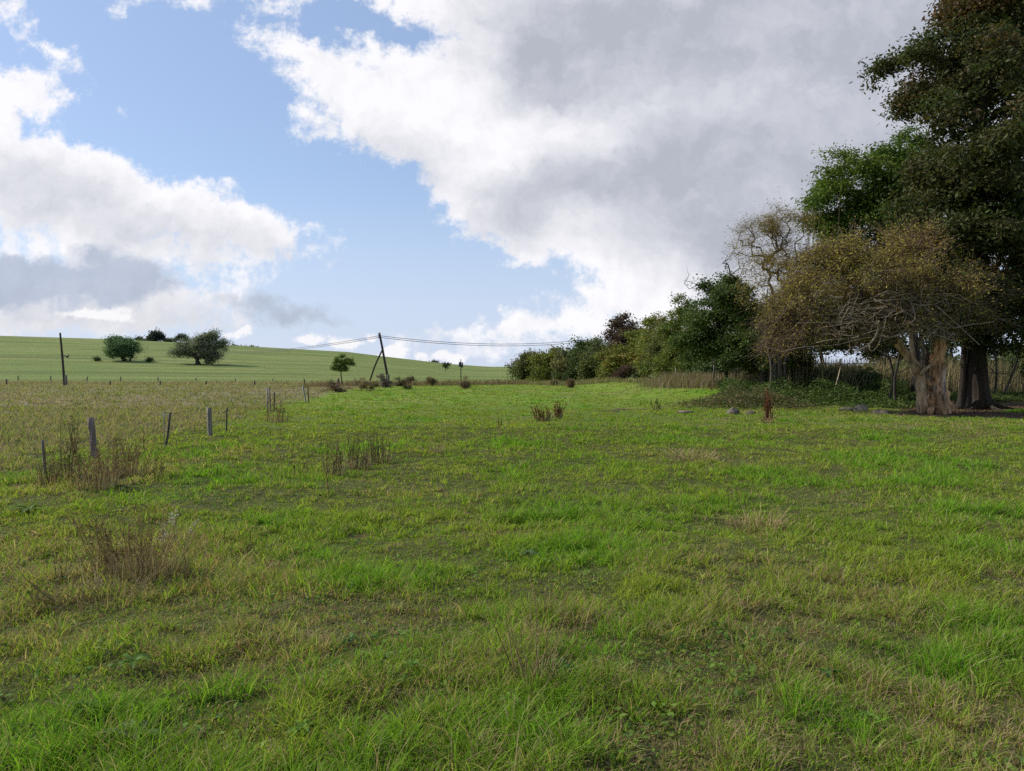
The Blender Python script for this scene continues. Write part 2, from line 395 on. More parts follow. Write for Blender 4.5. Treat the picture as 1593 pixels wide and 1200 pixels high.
# ------------------------------------------------------------------ blades
def blades(P0, h, w, lean, curl, col, tipcol=None, levels=(0, .45, .8), facing=None):
    """P0 (N,3); h, w (N,); lean (N,2) = tip offset as share of h; returns V, F, C"""
    n = len(P0); L = len(levels)
    if facing is None: facing = rng.uniform(0, np.pi, n)
    sx, sy = np.cos(facing), np.sin(facing)
    V = np.zeros((n, 2 * L + 1, 3), np.float32); C = np.zeros((n, 2 * L + 1, 3), np.float32)
    if tipcol is None: tipcol = col
    for i, t in enumerate(list(levels) + [1.0]):
        cx = P0[:, 0] + lean[:, 0] * h * t ** 1.8; cy = P0[:, 1] + lean[:, 1] * h * t ** 1.8
        cz = P0[:, 2] + h * (t - curl * t * t)
        cc = col * (1 - t) + tipcol * t
        if i < L:
            ww = w * 0.5 * (1 - t ** 2 * .75)
            V[:, 2 * i] = np.stack([cx - sx * ww, cy - sy * ww, cz], -1); V[:, 2 * i + 1] = np.stack([cx + sx * ww, cy + sy * ww, cz], -1)
            C[:, 2 * i] = cc; C[:, 2 * i + 1] = cc
        else:
            V[:, 2 * i] = np.stack([cx, cy, cz], -1); C[:, 2 * i] = cc
    base = (np.arange(n) * (2 * L + 1))[:, None]
    F_ = []
    for i in range(L - 1): F_.append(base + np.array([[2 * i, 2 * i + 1, 2 * i + 3, 2 * i + 2]]))
    F_.append(base + np.array([[2 * L - 2, 2 * L - 1, 2 * L]]))
    return V.reshape(-1, 3), F_, C.reshape(-1, 3)

def sample_area(n, y0, y1, p, xm=0.80, extra=1.6):
    """points in the view wedge (with side margins), density falling as distance^-p"""
    e = 2 - p; t = rng.random(n)
    y = (y0 ** e + t * (y1 ** e - y0 ** e)) ** (1 / e)
    x = rng.uniform(-1, 1, n) * (y * xm + extra)
    return x, y

def grass_batch(n, y0, y1, p, per, wk, wmin, hmul, name, levels):
    x, y = sample_area(n // per, y0, y1, p)
    dry, rough, bare, lush = region(x, y)
    keep = (rng.random(len(x)) > bare * .97) & ~((x > 14) & (y > 32.5) & (x > 0.30 * y)) 
    x, y, dry, rough, lush = [a[keep] for a in (x, y, dry, rough, lush)]
    tn = len(x)
    # tufts
    tuft_h = 0.036 + .050 * fbm(x / .9, y / .9, 101, 2) + .050 * lush + .045 * np.clip(dry - .3, 0, 1)
    ts = .55 * fbm(x / .24, y / .24, 131, 2) + .45 * fbm(x / .7, y / .7, 137, 2) + .06 * rng.normal(size=tn)
    tuss = sstep(.42, .60, ts)
    keep2 = rng.random(tn) < (.66 + .40 * tuss + .2 * rough)
    dry = np.clip(dry + .16 * (1 - tuss), 0, .9)
    x, y, dry, rough, lush, tuft_h, tuss = [a[keep2] for a in (x, y, dry, rough, lush, tuft_h, tuss)]; tn = len(x)
    tuft_h = tuft_h * (.58 + 1.25 * tuss) * rng.uniform(.55, 1.4, tn) * np.interp(y, [3, 12, 30, 60], [.82, .9, .75, .7])
    tuft_h = np.where(rough > .5, tuft_h * 1.8 + .03, tuft_h)
    hue = fbm(x / 1.1, y / 1.1, 111, 3) + rng.normal(0, .09, tn); tint = rng.uniform(.72, 1.28, tn)
    rep = lambda a: np.repeat(a, per, axis=0)
    N = tn * per
    ang = rng.uniform(0, 2 * np.pi, N); rr = rng.random(N) ** .7 * .045 * np.maximum(1, rep(y) / 9)
    bx = rep(x) + np.cos(ang) * rr; by = rep(y) + np.sin(ang) * rr
    bz = hz(bx, by) - .004
    h = rep(tuft_h) * rng.uniform(.55, 1.25, N) * hmul
    dry_, rough_, lush_, hue_ = rep(dry), rep(rough), rep(lush), rep(hue)
    isdry = rng.random(N) < np.clip(dry_ * .64 + .04 + rough_ * .50, 0, .88)
    g = mixc(C_GREEN[None], C_YEL[None], np.clip((hue_ - .43) * 2.6 + rng.normal(0, .22, N), 0, 1))
    g = mixc(g, C_LUSH[None], np.clip(lush_ * .85 + rng.normal(0, .12, N), 0, 1))
    g = mixc(g, C_OLIVE[None] * .8, rough_ * .7)
    g = mixc(g, C_DARK[None], (rng.random(N) < .14) * .6)
    g = g * np.interp(rep(y), [18, 45], [1.08, .86])[:, None]
    g = g * (rng.uniform(.68, 1.28, N) * rep(tint))[:, None]
    d = mixc(C_STRAW[None], C_BROWN[None], np.clip(rng.random(N) * 1.1, 0, 1)) * rng.uniform(.75, 1.15, N)[:, None]
    d = mixc(d, np.array([[.27, .225, .17]]), rough_ * .75)
    col = np.where(isdry[:, None], d, g)
    tip = np.where(isdry[:, None], col, mixc(col, C_YEL[None] * 1.05, np.full(N, .3)))
    tip = np.where((rng.random(N) < .12)[:, None], C_STRAW[None] * .8, tip)
    lk = rng.uniform(.2, .95, N); la = ang + rng.normal(0, .7, N)
    flat = isdry & (rng.random(N) < .55)
    lk = np.where(flat, lk * 2.2, lk); h = np.where(flat, h * .6, h)
    lean = np.stack([np.cos(la) * lk + .04, np.sin(la) * lk - .03], -1)
    curl = np.clip(rng.normal(.36, .20, N), 0, .85)
    w = np.maximum(wmin, rep(y) * wk) * rng.uniform(.6, 1.3, N)
    P0 = np.stack([bx, by, bz], -1)
    V, F_, C = blades(P0, h, w, lean, curl, col, tip, levels)
    o = mk_mesh(name, V, F_, C, M_GRASS)
    return o
g1 = grass_batch(560000, 2.0, 9.0, 1.55, 14, .0011, .0050, 1.0, 'near_grass', (0, .45, .8))
tag(g1, 'long mixed green and dry grass nearest the camera', 'grass', None, 'stuff')
g2 = grass_batch(480000, 8.5, 34.0, 1.75, 10, .0010, .008, 1.0, 'pasture_grass', (0, .55))
tag(g2, 'short grazed grass across the middle of the pasture', 'grass', None, 'stuff')
g3 = grass_batch(240000, 32.0, 112.0, 1.8, 7, .0010, .03, 1.15, 'far_grass', (0, .55))
tag(g3, 'grass of the far pasture and rough field', 'grass', None, 'stuff')

def thatch():
    n = 420000; x, y = sample_area(n, 2.0, 22.0, 1.7); dry, rough, bare, lush = region(x, y)
    n = len(x); a = rng.uniform(0, 6.28, n); lk = rng.uniform(1.2, 3.2, n)
    t = np.clip(dry * 1.1 + rng.normal(.25, .25, n), 0, 1) * (1 - .5 * lush)
    c = mixc(C_OLIVE[None] * .55, C_STRAW[None] * .62, t); c = np.where((rng.random(n) < .35)[:, None], C_BROWN[None] * .8, c); c = np.where((rng.random(n) < .30)[:, None] & (bare < .5)[:, None], C_GREEN[None] * .8, c)
    c = c * rng.uniform(.55, 1.3, n)[:, None]
    h = rng.uniform(.012, .030, n) * np.maximum(1, y / 9)
    V, F_, C = blades(np.stack([x, y, hz(x, y)], -1), h, np.maximum(.004, y * .0010) * rng.uniform(.6, 1.4, n), np.stack([np.cos(a) * lk, np.sin(a) * lk], -1), rng.uniform(.3, .9, n), c, None, (0, .5))
    o = mk_mesh('grass_thatch', V, F_, C, M_GRASS); tag(o, 'matted dead grass lying flat between the green tufts', 'grass', None, 'stuff')
thatch()

# ------------------------------------------------------------------ tubes
def frames(d):
    d = d / np.maximum(np.linalg.norm(d, axis=-1, keepdims=True), 1e-9)
    a = np.where(np.abs(d[..., 2:3]) > .9, np.array([1., 0, 0]), np.array([0, 0, 1.]))
    u = np.cross(a, d); u /= np.linalg.norm(u, axis=-1, keepdims=True)
    return u, np.cross(d, u)
def segs(A, B, ra, rb, ns, col):
    """separate tapered prisms A->B"""
    n = len(A); d = B - A; u, v = frames(d)
    th = np.arange(ns) / ns * 2 * np.pi; c, s = np.cos(th), np.sin(th)
    ring = u[:, None] * c[None, :, None] + v[:, None] * s[None, :, None]
    V = np.concatenate([A[:, None] + ring * ra[:, None, None], B[:, None] + ring * rb[:, None, None]], 1).reshape(-1, 3)
    base = (np.arange(n) * 2 * ns)[:, None, None]; k = np.arange(ns); k2 = (k + 1) % ns
    Fq = (base + np.stack([k, k2, k2 + ns, k + ns], -1)[None]).reshape(-1, 4)
    C = np.repeat(np.broadcast_to(col, (n, 3)), 2 * ns, 0)
    return V, Fq, C
def tube(pts, rad, ns=8, col=(.1, .08, .06), flute=0.0, nfl=5, seed=0, sub=1, cap=True):
    pts = np.asarray(pts, float); rad = np.asarray(rad, float)
    if sub > 1:
        t0 = np.arange(len(pts)); t1 = np.linspace(0, len(pts) - 1, (len(pts) - 1) * sub + 1)
        def cr(a):
            out = []
            for t in t1:
                i = min(int(t), len(a) - 2); f = t - i
                p0 = a[max(i - 1, 0)]; p1 = a[i]; p2 = a[i + 1]; p3 = a[min(i + 2, len(a) - 1)]
                out.append(.5 * ((2 * p1) + (-p0 + p2) * f + (2 * p0 - 5 * p1 + 4 * p2 - p3) * f * f + (-p0 + 3 * p1 - 3 * p2 + p3) * f ** 3))
            return np.array(out)
        pts = cr(pts); rad = np.interp(t1, t0, rad)
    d = np.gradient(pts, axis=0); u = None; n = len(pts)
    th = np.arange(ns) / ns * 2 * np.pi; V = []
    uu, vv = frames(d[0][None]); u = uu[0]
    for i in range(n):
        di = d[i] / np.linalg.norm(d[i]); u = u - di * np.dot(u, di); u /= np.linalg.norm(u); v = np.cross(di, u)
        r = rad[i] * np.ones(ns)
        if flute:
            r = r * (1 + flute * (fbm(th / (2 * np.pi) * nfl + seed, np.full(ns, i * .22), seed, 3) - .5) * 2)
            r[-1] = (r[-2] + r[0]) / 2
        V.append(pts[i] + np.outer(np.cos(th) * r, u) + np.outer(np.sin(th) * r, v))
    V = np.concatenate(V); k = np.arange(ns); k2 = (k + 1) % ns
    Fq = np.concatenate([np.stack([k, k2, k2 + ns, k + ns], -1) + i * ns for i in range(n - 1)])
    Fs = [Fq]
    if cap: Fs.append((np.arange(ns) + (n - 1) * ns)[None])
    if cap: Fs.append(np.arange(ns)[::-1][None].copy())
    C = np.broadcast_to(np.asarray(col, float), (len(V), 3)).copy()
    return V, Fs, C
class Acc:
    def __init__(s): s.V = []; s.F = {}; s.C = []; s.n = 0
    def add(s, V, Fs, C):
        if isinstance(Fs, np.ndarray): Fs = [Fs]
        for f in Fs: s.F.setdefault(f.shape[1], []).append(f + s.n)
        s.V.append(V); s.C.append(np.broadcast_to(C, (len(V), 3))); s.n += len(V)
    def build(s, name, mat, parent=None, smooth=False):
        return mk_mesh(name, np.concatenate(s.V), [np.concatenate(f) for f in s.F.values()], np.concatenate(s.C), mat, parent, smooth)

# ------------------------------------------------------------------ leaves
def leaves(cent, size, aspect, col, droop=0.0, up=.4):
    """diamond leaves; cent (N,3); size (N,)"""
    n = len(cent)
    a = rng.normal(size=(n, 3)); a[:, 2] = a[:, 2] * .6 - droop; a /= np.linalg.norm(a, axis=1, keepdims=True)
    nn = rng.normal(size=(n, 3)); nn[:, 2] += up * 2
    s_ = np.cross(a, nn); s_ /= np.maximum(np.linalg.norm(s_, axis=1, keepdims=True), 1e-6)
    up_ = np.cross(s_, a)
    L = size[:, None]; W = L * aspect * .5
    V = np.stack([cent, cent + a * L * .45 + s_ * W + up_ * W * .35, cent + a * L, cent + a * L * .45 - s_ * W + up_ * W * .35], 1).reshape(-1, 3)
    F_ = np.arange(n * 4).reshape(-1, 4)
    return V, F_, np.repeat(col, 4, 0)

def clumped(lobes, n, size, per=14, flat=.5, shell=.6):
    K = max(6, n // per); c = lobe_points(lobes, K, shell); k = rng.integers(0, K, n); ax = rng.uniform(.6, 1.5, (K, 3))
    d = rng.normal(size=(n, 3)); d /= np.linalg.norm(d, axis=1, keepdims=True)
    q = d * rng.random((n, 1)) ** .4 * size * ax[k] * np.array([1, 1, flat])
    ctr = np.mean(np.array(lobes)[:, :3], 0); out = c - ctr; hr = np.hypot(q[:, 0], q[:, 1]); sgn = np.sign(q[:, 0] * out[k][:, 0] + q[:, 1] * out[k][:, 1])
    q[:, 2] -= .25 * hr * sgn
    return c[k] + q
def lobe_points(lobes, n, shell=.0):
    w = np.array([l[3] * l[4] * l[5] for l in lobes]) ** .8; w /= w.sum()
    k = rng.choice(len(lobes), n, p=w); Lb = np.array(lobes)[k]
    d = rng.normal(size=(n, 3)); d /= np.linalg.norm(d, axis=1, keepdims=True)
    r = rng.random(n) ** (1 / (3 + shell)) * (1.06 + rng.normal(0, .07, n))
    return Lb[:, :3] + d * r[:, None] * Lb[:, 3:]

def grow(trunk, targets, step, droopy=0.0, jit=.12, up=0.25, bias=.35):
    pos = [np.array(p, float) for p in trunk]; par = [-1] + list(range(len(trunk) - 1))
    root = pos[0]
    ref = pos[-1]
    order = np.argsort(np.linalg.norm(targets - ref, axis=1))
    arr = np.zeros((len(trunk) + len(targets) * 12, 3)); arr[:len(pos)] = pos; cnt = len(pos)
    depth = np.zeros(len(arr)); 
    for i in range(1, cnt): depth[i] = depth[i - 1] + np.linalg.norm(arr[i] - arr[i - 1])
    start = max(1, len(trunk) // 2)
    tips = []
    for ti in order:
        t = targets[ti]
        dd = np.linalg.norm(arr[start:cnt] - t, axis=1) + bias * depth[start:cnt] * .25
        dd = dd + np.where(arr[start:cnt, 2] > t[2] + .3, (arr[start:cnt, 2] - t[2]) * .3, 0)
        j = start + int(np.argmin(dd)); a = arr[j].copy(); d = t - a; L = np.linalg.norm(d)
        k = min(11, max(1, int(round(L / step))))
        prev = j
        for q in range(1, k + 1):
            f = q / k; pnt = a + d * f
            pnt = pnt + np.array([0, 0, 1]) * up * L * math.sin(math.pi * f) * .5 * (1 if not droopy else 1 + droopy)
            if q < k: pnt = pnt + rng.normal(0, jit * step, 3)
            arr[cnt] = pnt; par.append(prev); depth[cnt] = depth[prev] + L / k; prev = cnt; cnt += 1
        tips.append(prev)
    return arr[:cnt], np.array(par), np.array(tips)
def radii(par, tips, n, r0, p=2.2, rmax=None):
    r = np.zeros(n); r[tips] = r0 ** p
    for i in range(n - 1, 0, -1):
        if r[i] == 0: r[i] = r0 ** p
        r[par[i]] += r[i]
    r = r ** (1 / p)
    if rmax is not None: r = np.minimum(r, rmax)
    return r

BARK = (.085, .070, .052)
def palette(n, pal, clus=None):
    """pal: list of (weight, rgb); clus in 0..1 shifts the choice so clumps share a tint"""
    w = np.array([p_[0] for p_ in pal], float); w /= w.sum(); cum = np.cumsum(w)
    t = rng.random(n) if clus is None else np.clip(.74 * clus + .26 * rng.random(n), 0, .9999)
    k = np.searchsorted(cum, t); k = np.minimum(k, len(pal) - 1)
    c = np.array([p_[1] for p_ in pal], float)[k]
    return c * rng.uniform(.7, 1.3, n)[:, None]

def make_tree(name, base, trunk, lobes, nt, nl, leaf, pal, label, cat='tree', group=None, step=.7, r0=.012, rtrunk=.2, bark=BARK, spread=.35,
              shell=0., aspect=.5, droop=.3, bare=None, up=.25, trunk_extra=None, twig=True, flute=.18, stems=1, leaf_up=.4, wood_name='trunk', jit=.12, clump=None, per=14):
    root = empty(name, base, label, cat, group)
    trunk = [np.array(p_, float) for p_ in trunk]
    tg = clumped(lobes, nt, clump, per) if clump else lobe_points(lobes, nt, shell)
    if bare is not None: tg_b = lobe_points(bare[0], bare[1]); allt = np.vstack([tg, tg_b])
    else: allt = tg
    arr, par, tips = grow(trunk, allt, step, up=up, jit=jit)
    rad = radii(par, tips, len(arr), r0, rmax=rtrunk)
    acc = Acc()
    # trunk tube
    nT = len(trunk); trad = np.maximum(np.linspace(rtrunk, rtrunk * .55, nT), rad[:nT] * .8)
    trad[0] *= 1.3
    acc.add(*tube(trunk, trad, 14, bark, flute=flute, seed=int(rng.integers(50)), sub=4))
    e = np.arange(nT, len(arr)); pa = par[e]
    big = rad[e] > r0 * 2.2
    for sel, ns in ((big, 7), (~big, 3)):
        if sel.any():
            ra = np.minimum(rad[pa[sel]], rad[e[sel]] * 1.35)
            acc.add(*segs(arr[pa[sel]], arr[e[sel]] + (arr[e[sel]] - arr[pa[sel]]) * .03, ra, rad[e[sel]], ns, np.array(bark)))
    if trunk_extra:
        for q in trunk_extra: acc.add(*q)
    # leaves around tips and along the last nodes
    tn = len(allt); is_b = np.zeros(tn, bool)
    # tips are returned in growth order: find leafy ones by membership
    leafy = np.ones(len(tips), bool)
    if bare is not None:
        tp = arr[tips]
        for k_, t_ in enumerate(tp):
            if np.min(np.linalg.norm(tg_b - t_, axis=1)) < 1e-6: leafy[k_] = False
    lt = tips[leafy]
    if nl > 0:
        cand = np.concatenate([lt, par[lt]])
        k_ = rng.choice(len(cand), nl); src = arr[cand[k_]]
        sp = spread * rng.uniform(.6, 1.25, len(cand))[k_]
        cen = src + rng.normal(size=(nl, 3)) * sp[:, None] * np.array([1, 1, .62])
        cl = rng.random(len(cand)); cl_n = fbm(arr[cand][:, 0] / 1.9 + arr[cand][:, 1] * .4, arr[cand][:, 2] / 1.5, 5, 2)
        clus = np.clip(.40 * cl + 1.5 * cl_n - .42, 0, 1)[k_]
        col = palette(nl, pal, clus)
        sz = leaf * rng.uniform(.6, 1.35, nl)
        # twigs carrying the leaves
        if twig:
            m_ = min(nl // 6, 9000); q = rng.choice(nl, m_)
            acc.add(*segs(src[q], cen[q], np.full(m_, r0 * .55), np.full(m_, r0 * .25), 3, np.array(bark)))
        V, F_, C = leaves(cen, sz, aspect, col, droop, leaf_up)
        mk_mesh('crown', V, [F_], C, M_LEAF, root)
    if bare is not None and bare[2]:
        bt = tips[~leafy]; m_ = bare[2]; k_ = rng.choice(len(bt), m_); A = arr[bt[k_]]
        B = A + rng.normal(size=(m_, 3)) * .3 + np.array([0, 0, .15])
        acc.add(*segs(A, B, np.full(m_, r0 * .6), np.full(m_, r0 * .2), 3, np.array(bark) * 1.2))
    acc.build(wood_name, M_BARK, root, smooth=False)
    return root
def lb(X, Y, D, rx, ry, rd=None, dD=0):
    p_ = P(X, Y, D + dD); k = D / F
    return (p_[0], p_[1], p_[2], rx * k, (rd if rd is not None else (rx + ry) * .5) * k, ry * k)

# leaf palettes (surface reflectances)
PAL_BROWNGREEN = [(2.0, (.052, .085, .022)), (3.2, (.060, .076, .024)), (3.0, (.076, .072, .027)), (1.7, (.102, .066, .029)), (.9, (.15, .078, .034))]
PAL_GREEN = [(3, (.075, .135, .022)), (3, (.11, .18, .028)), (1.5, (.15, .20, .04)), (.5, (.15, .14, .04))]
PAL_APPLE = [(3, (.060, .095, .025)), (3, (.085, .130, .032)), (1.6, (.12, .150, .045)), (.6, (.16, .13, .06))]
PAL_APPLE2 = [(3, (.055, .085, .022)), (3, (.075, .115, .030)), (1.2, (.11, .14, .045)), (.6, (.15, .12, .05))]
PAL_YELLOW = [(2, (.34, .26, .07)), (2, (.25, .19, .07)), (1.5, (.18, .17, .06)), (1, (.42, .30, .08))]
PAL_OLIVE = [(2, (.27, .17, .075)), (1.5, (.34, .24, .08)), (2.2, (.36, .30, .07)), (2, (.28, .27, .07))]
PAL_HEDGE = [(2, (.065, .095, .032)), (3, (.11, .135, .045)), (2, (.155, .165, .06)), (1, (.21, .17, .08))]
PAL_YGREEN = [(3, (.10, .14, .03)), (3, (.16, .185, .040)), (1.2, (.23, .20, .045)), (.5, (.21, .13, .05))]
PAL_PURPLE = [(3, (.085, .055, .045)), (2, (.11, .075, .05)), (1, (.09, .09, .045))]
PAL_GREYGREEN = [(2, (.16, .19, .12)), (2, (.20, .225, .15)), (1.4, (.27, .27, .20)), (.8, (.10, .13, .075))]
PAL_HILL = [(2, (.10, .17, .08)), (2, (.14, .22, .095)), (1, (.19, .25, .12))]
PAL_DKGREEN = [(2, (.050, .080, .028)), (2, (.070, .105, .035)), (1, (.10, .13, .05))]
PAL_BROWN = [(2, (.24, .16, .095)), (1.5, (.15, .10, .065)), (1.5, (.21, .19, .08)), (1.4, (.34, .26, .15))]

# ------------------------------------------------------------------ right-hand trees
def big_trees():
    D = 34.0; b0 = GD(1524, D)
    tr = [b0, P(1522, 600, D), P(1519, 540, D), P(1517, 440, D), P(1520, 330, D), P(1524, 200, D), P(1530, 60, D), P(1535, -80, D)]
    ex = []
    for (x0, x1, w) in ((1503, 1512, .17), (1494, 1500, .13)):
        q = [GD(x0, D - .5), P(x0 + 3, 600, D - .4), P(x1, 540, D - .3), P(x1 + 4, 470, D), P(x1 + 6, 400, D)]
        ex.append(tube(q, [w * 1.5, w, w * .9, w * .8, w * .6], 10, (.040, .032, .026), flute=.2, sub=4))
    for k in range(7):      # surface roots
        a = k / 7 * 6.28 + .3; q = [b0 + np.array([math.cos(a) * .35, math.sin(a) * .35, .35]), b0 + np.array([math.cos(a) * .9, math.sin(a) * .9, .08]), b0 + np.array([math.cos(a) * 1.7, math.sin(a) * 1.7, -.05])]
        ex.append(tube(q, [.16, .10, .04], 7, (.048, .038, .030), sub=3))
    lobes = [lb(1600, 60, D, 150, 150, 130, 1), lb(1415, 88, D, 40, 26, 50), lb(1388, 84, D, 26, 16, 26, -.5), lb(1392, 92, D, 28, 18, 26, -.3), lb(1400, 160, D, 20, 12, 30), lb(1462, 115, D, 50, 45, 70), lb(1460, 170, D, 50, 34, 80), lb(1545, -90, D, 60, 120, 90), lb(1505, 300, D, 85, 90, 100, -2), lb(1540, 180, D, 80, 120, 90, -3), lb(1462, 345, D, 42, 70, 70, -1), lb(1560, 420, D, 120, 90, 80, -3),
             lb(1600, 300, D, 150, 130, 120), lb(1560, 450, D, 110, 70, 90), lb(1680, 420, D, 120, 120, 100), lb(1525, 40, D, 40, 80, 80), lb(1462, 235, D, 40, 34, 60),
             lb(1530, 520, D, 70, 32, 80, -2), lb(1640, 520, D, 90, 40, 80, -2), lb(1470, 410, D, 50, 60, 80), lb(1620, -120, D, 110, 110, 100)]
    make_tree('broadleaf_tree', b0, tr, lobes, 3900, 215000, .21, PAL_BROWNGREEN, 'tallest dark tree with browning leaves, its crown cut off by the top of the photo', 'tree', clump=1.05, per=13,
              step=.8, r0=.0095, rtrunk=.44, bark=(.048, .038, .030), spread=.31, shell=.6, aspect=.42, droop=.5, trunk_extra=ex)
    # greener tree behind its left shoulder
    D = 42; b0 = GD(1428, D)
    tr = [b0, P(1425, 560, D), P(1415, 480, D), P(1400, 400, D), P(1380, 320, D)]
    lobes = [lb(1325, 288, D, 52, 48), lb(1310, 310, D, 45, 36), lb(1340, 265, D, 48, 36), lb(1378, 250, D, 50, 42), lb(1390, 300, D, 50, 50), lb(1300, 335, D, 44, 34), lb(1400, 330, D, 70, 75), lb(1350, 375, D, 90, 45), lb(1430, 250, D, 40, 40), lb(1440, 420, D, 60, 60)]
    make_tree('broadleaf_tree', b0, tr, lobes, 1050, 100000, .165, PAL_GREEN, 'bright green tree tucked behind the left side of the tallest tree', 'tree', clump=1.15, per=12, step=.8, r0=.013, rtrunk=.3, spread=.30, shell=.6, aspect=.45, droop=.4,
              bare=([lb(1275, 268, D, 10, 12)], 6, 6))
    # sparse yellowing willow
    D = 40; b0 = GD(1212, D)
    tr = [b0, P(1214, 560, D), P(1216, 500, D), P(1214, 460, D)]
    ex = [tube([GD(x0, D), P(x0 + 2, 570, D), P(x1, 520, D), P(x1 + 4, 450, D)], [.09, .07, .06, .03], 7, (.10, .085, .07), sub=4) for x0, x1 in ((1204, 1199), (1219, 1228), (1209, 1214), (1198, 1190))]
    lobes = [lb(1190, 365, D, 34, 48), lb(1188, 338, D, 18, 26), lb(1212, 350, D, 22, 30), lb(1168, 380, D, 18, 34), lb(1225, 385, D, 50, 50), lb(1180, 440, D, 40, 50), lb(1240, 450, D, 60, 55), lb(1205, 345, D, 25, 30)]
    make_tree('willow_tree', b0, tr, lobes, 1000, 26000, .115, PAL_YELLOW, 'thin airy tree with sparse yellow leaves and bare twigs left of the green tree', 'tree', clump=.8, per=15, step=.5, r0=.006, rtrunk=.10, bark=(.14, .11, .08),
              spread=.28, aspect=.22, droop=.5, up=.15, trunk_extra=ex, shell=.3, jit=.07)
    # orchard-like trees
    D = 47; b0 = GD(1131, D)
    tr = [b0, P(1130, 590, D), P(1128, 565, D), P(1122, 535, D), P(1118, 500, D)]
    lobes = [lb(1088, 495, D, 36, 44), lb(1125, 475, D, 42, 40), lb(1110, 545, D, 52, 30), lb(1150, 520, D, 45, 45), lb(1075, 545, D, 26, 26), lb(1080, 470, D, 16, 24)]
    make_tree('fruit_tree', b0, tr, lobes, 380, 42000, .155, PAL_APPLE, 'low round green tree on a slim dark trunk beside the fallen branch', 'tree', clump=.75, per=14, step=.55, r0=.011, rtrunk=.13, bark=(.055, .045, .038),
              spread=.30, shell=.5, aspect=.6, bare=([lb(1072, 440, D, 14, 16), lb(1090, 440, D, 10, 16)], 14, 14))
    D = 44; b0 = GD(1190, D)
    tr = [b0, P(1189, 590, D), P(1186, 560, D), P(1184, 525, D), P(1180, 490, D)]
    ex = [tube([GD(x0, D), P(x1, 575, D), P(x2, 540, D), P(x2 + 3, 500, D)], [.1, .08, .07, .03], 7, (.10, .085, .075), sub=4) for x0, x1, x2 in ((1196, 1196, 1192), (1204, 1210, 1216), (1200, 1203, 1200))]
    lobes = [lb(1190, 490, D, 48, 48), lb(1165, 535, D, 50, 34), lb(1215, 545, D, 45, 30), lb(1160, 460, D, 30, 26), lb(1240, 555, D, 34, 20), lb(1200, 520, D, 50, 40)]
    make_tree('fruit_tree', b0, tr, lobes, 400, 44000, .155, PAL_APPLE2, 'dark green low tree with several slim stems behind the red dock plant', 'tree', clump=.75, per=14, step=.55, r0=.011, rtrunk=.17, bark=(.055, .045, .038),
              spread=.30, shell=.5, aspect=.6, trunk_extra=ex, bare=([lb(1140, 415, D, 26, 28), lb(1130, 400, D, 8, 22)], 26, 40))
big_trees()

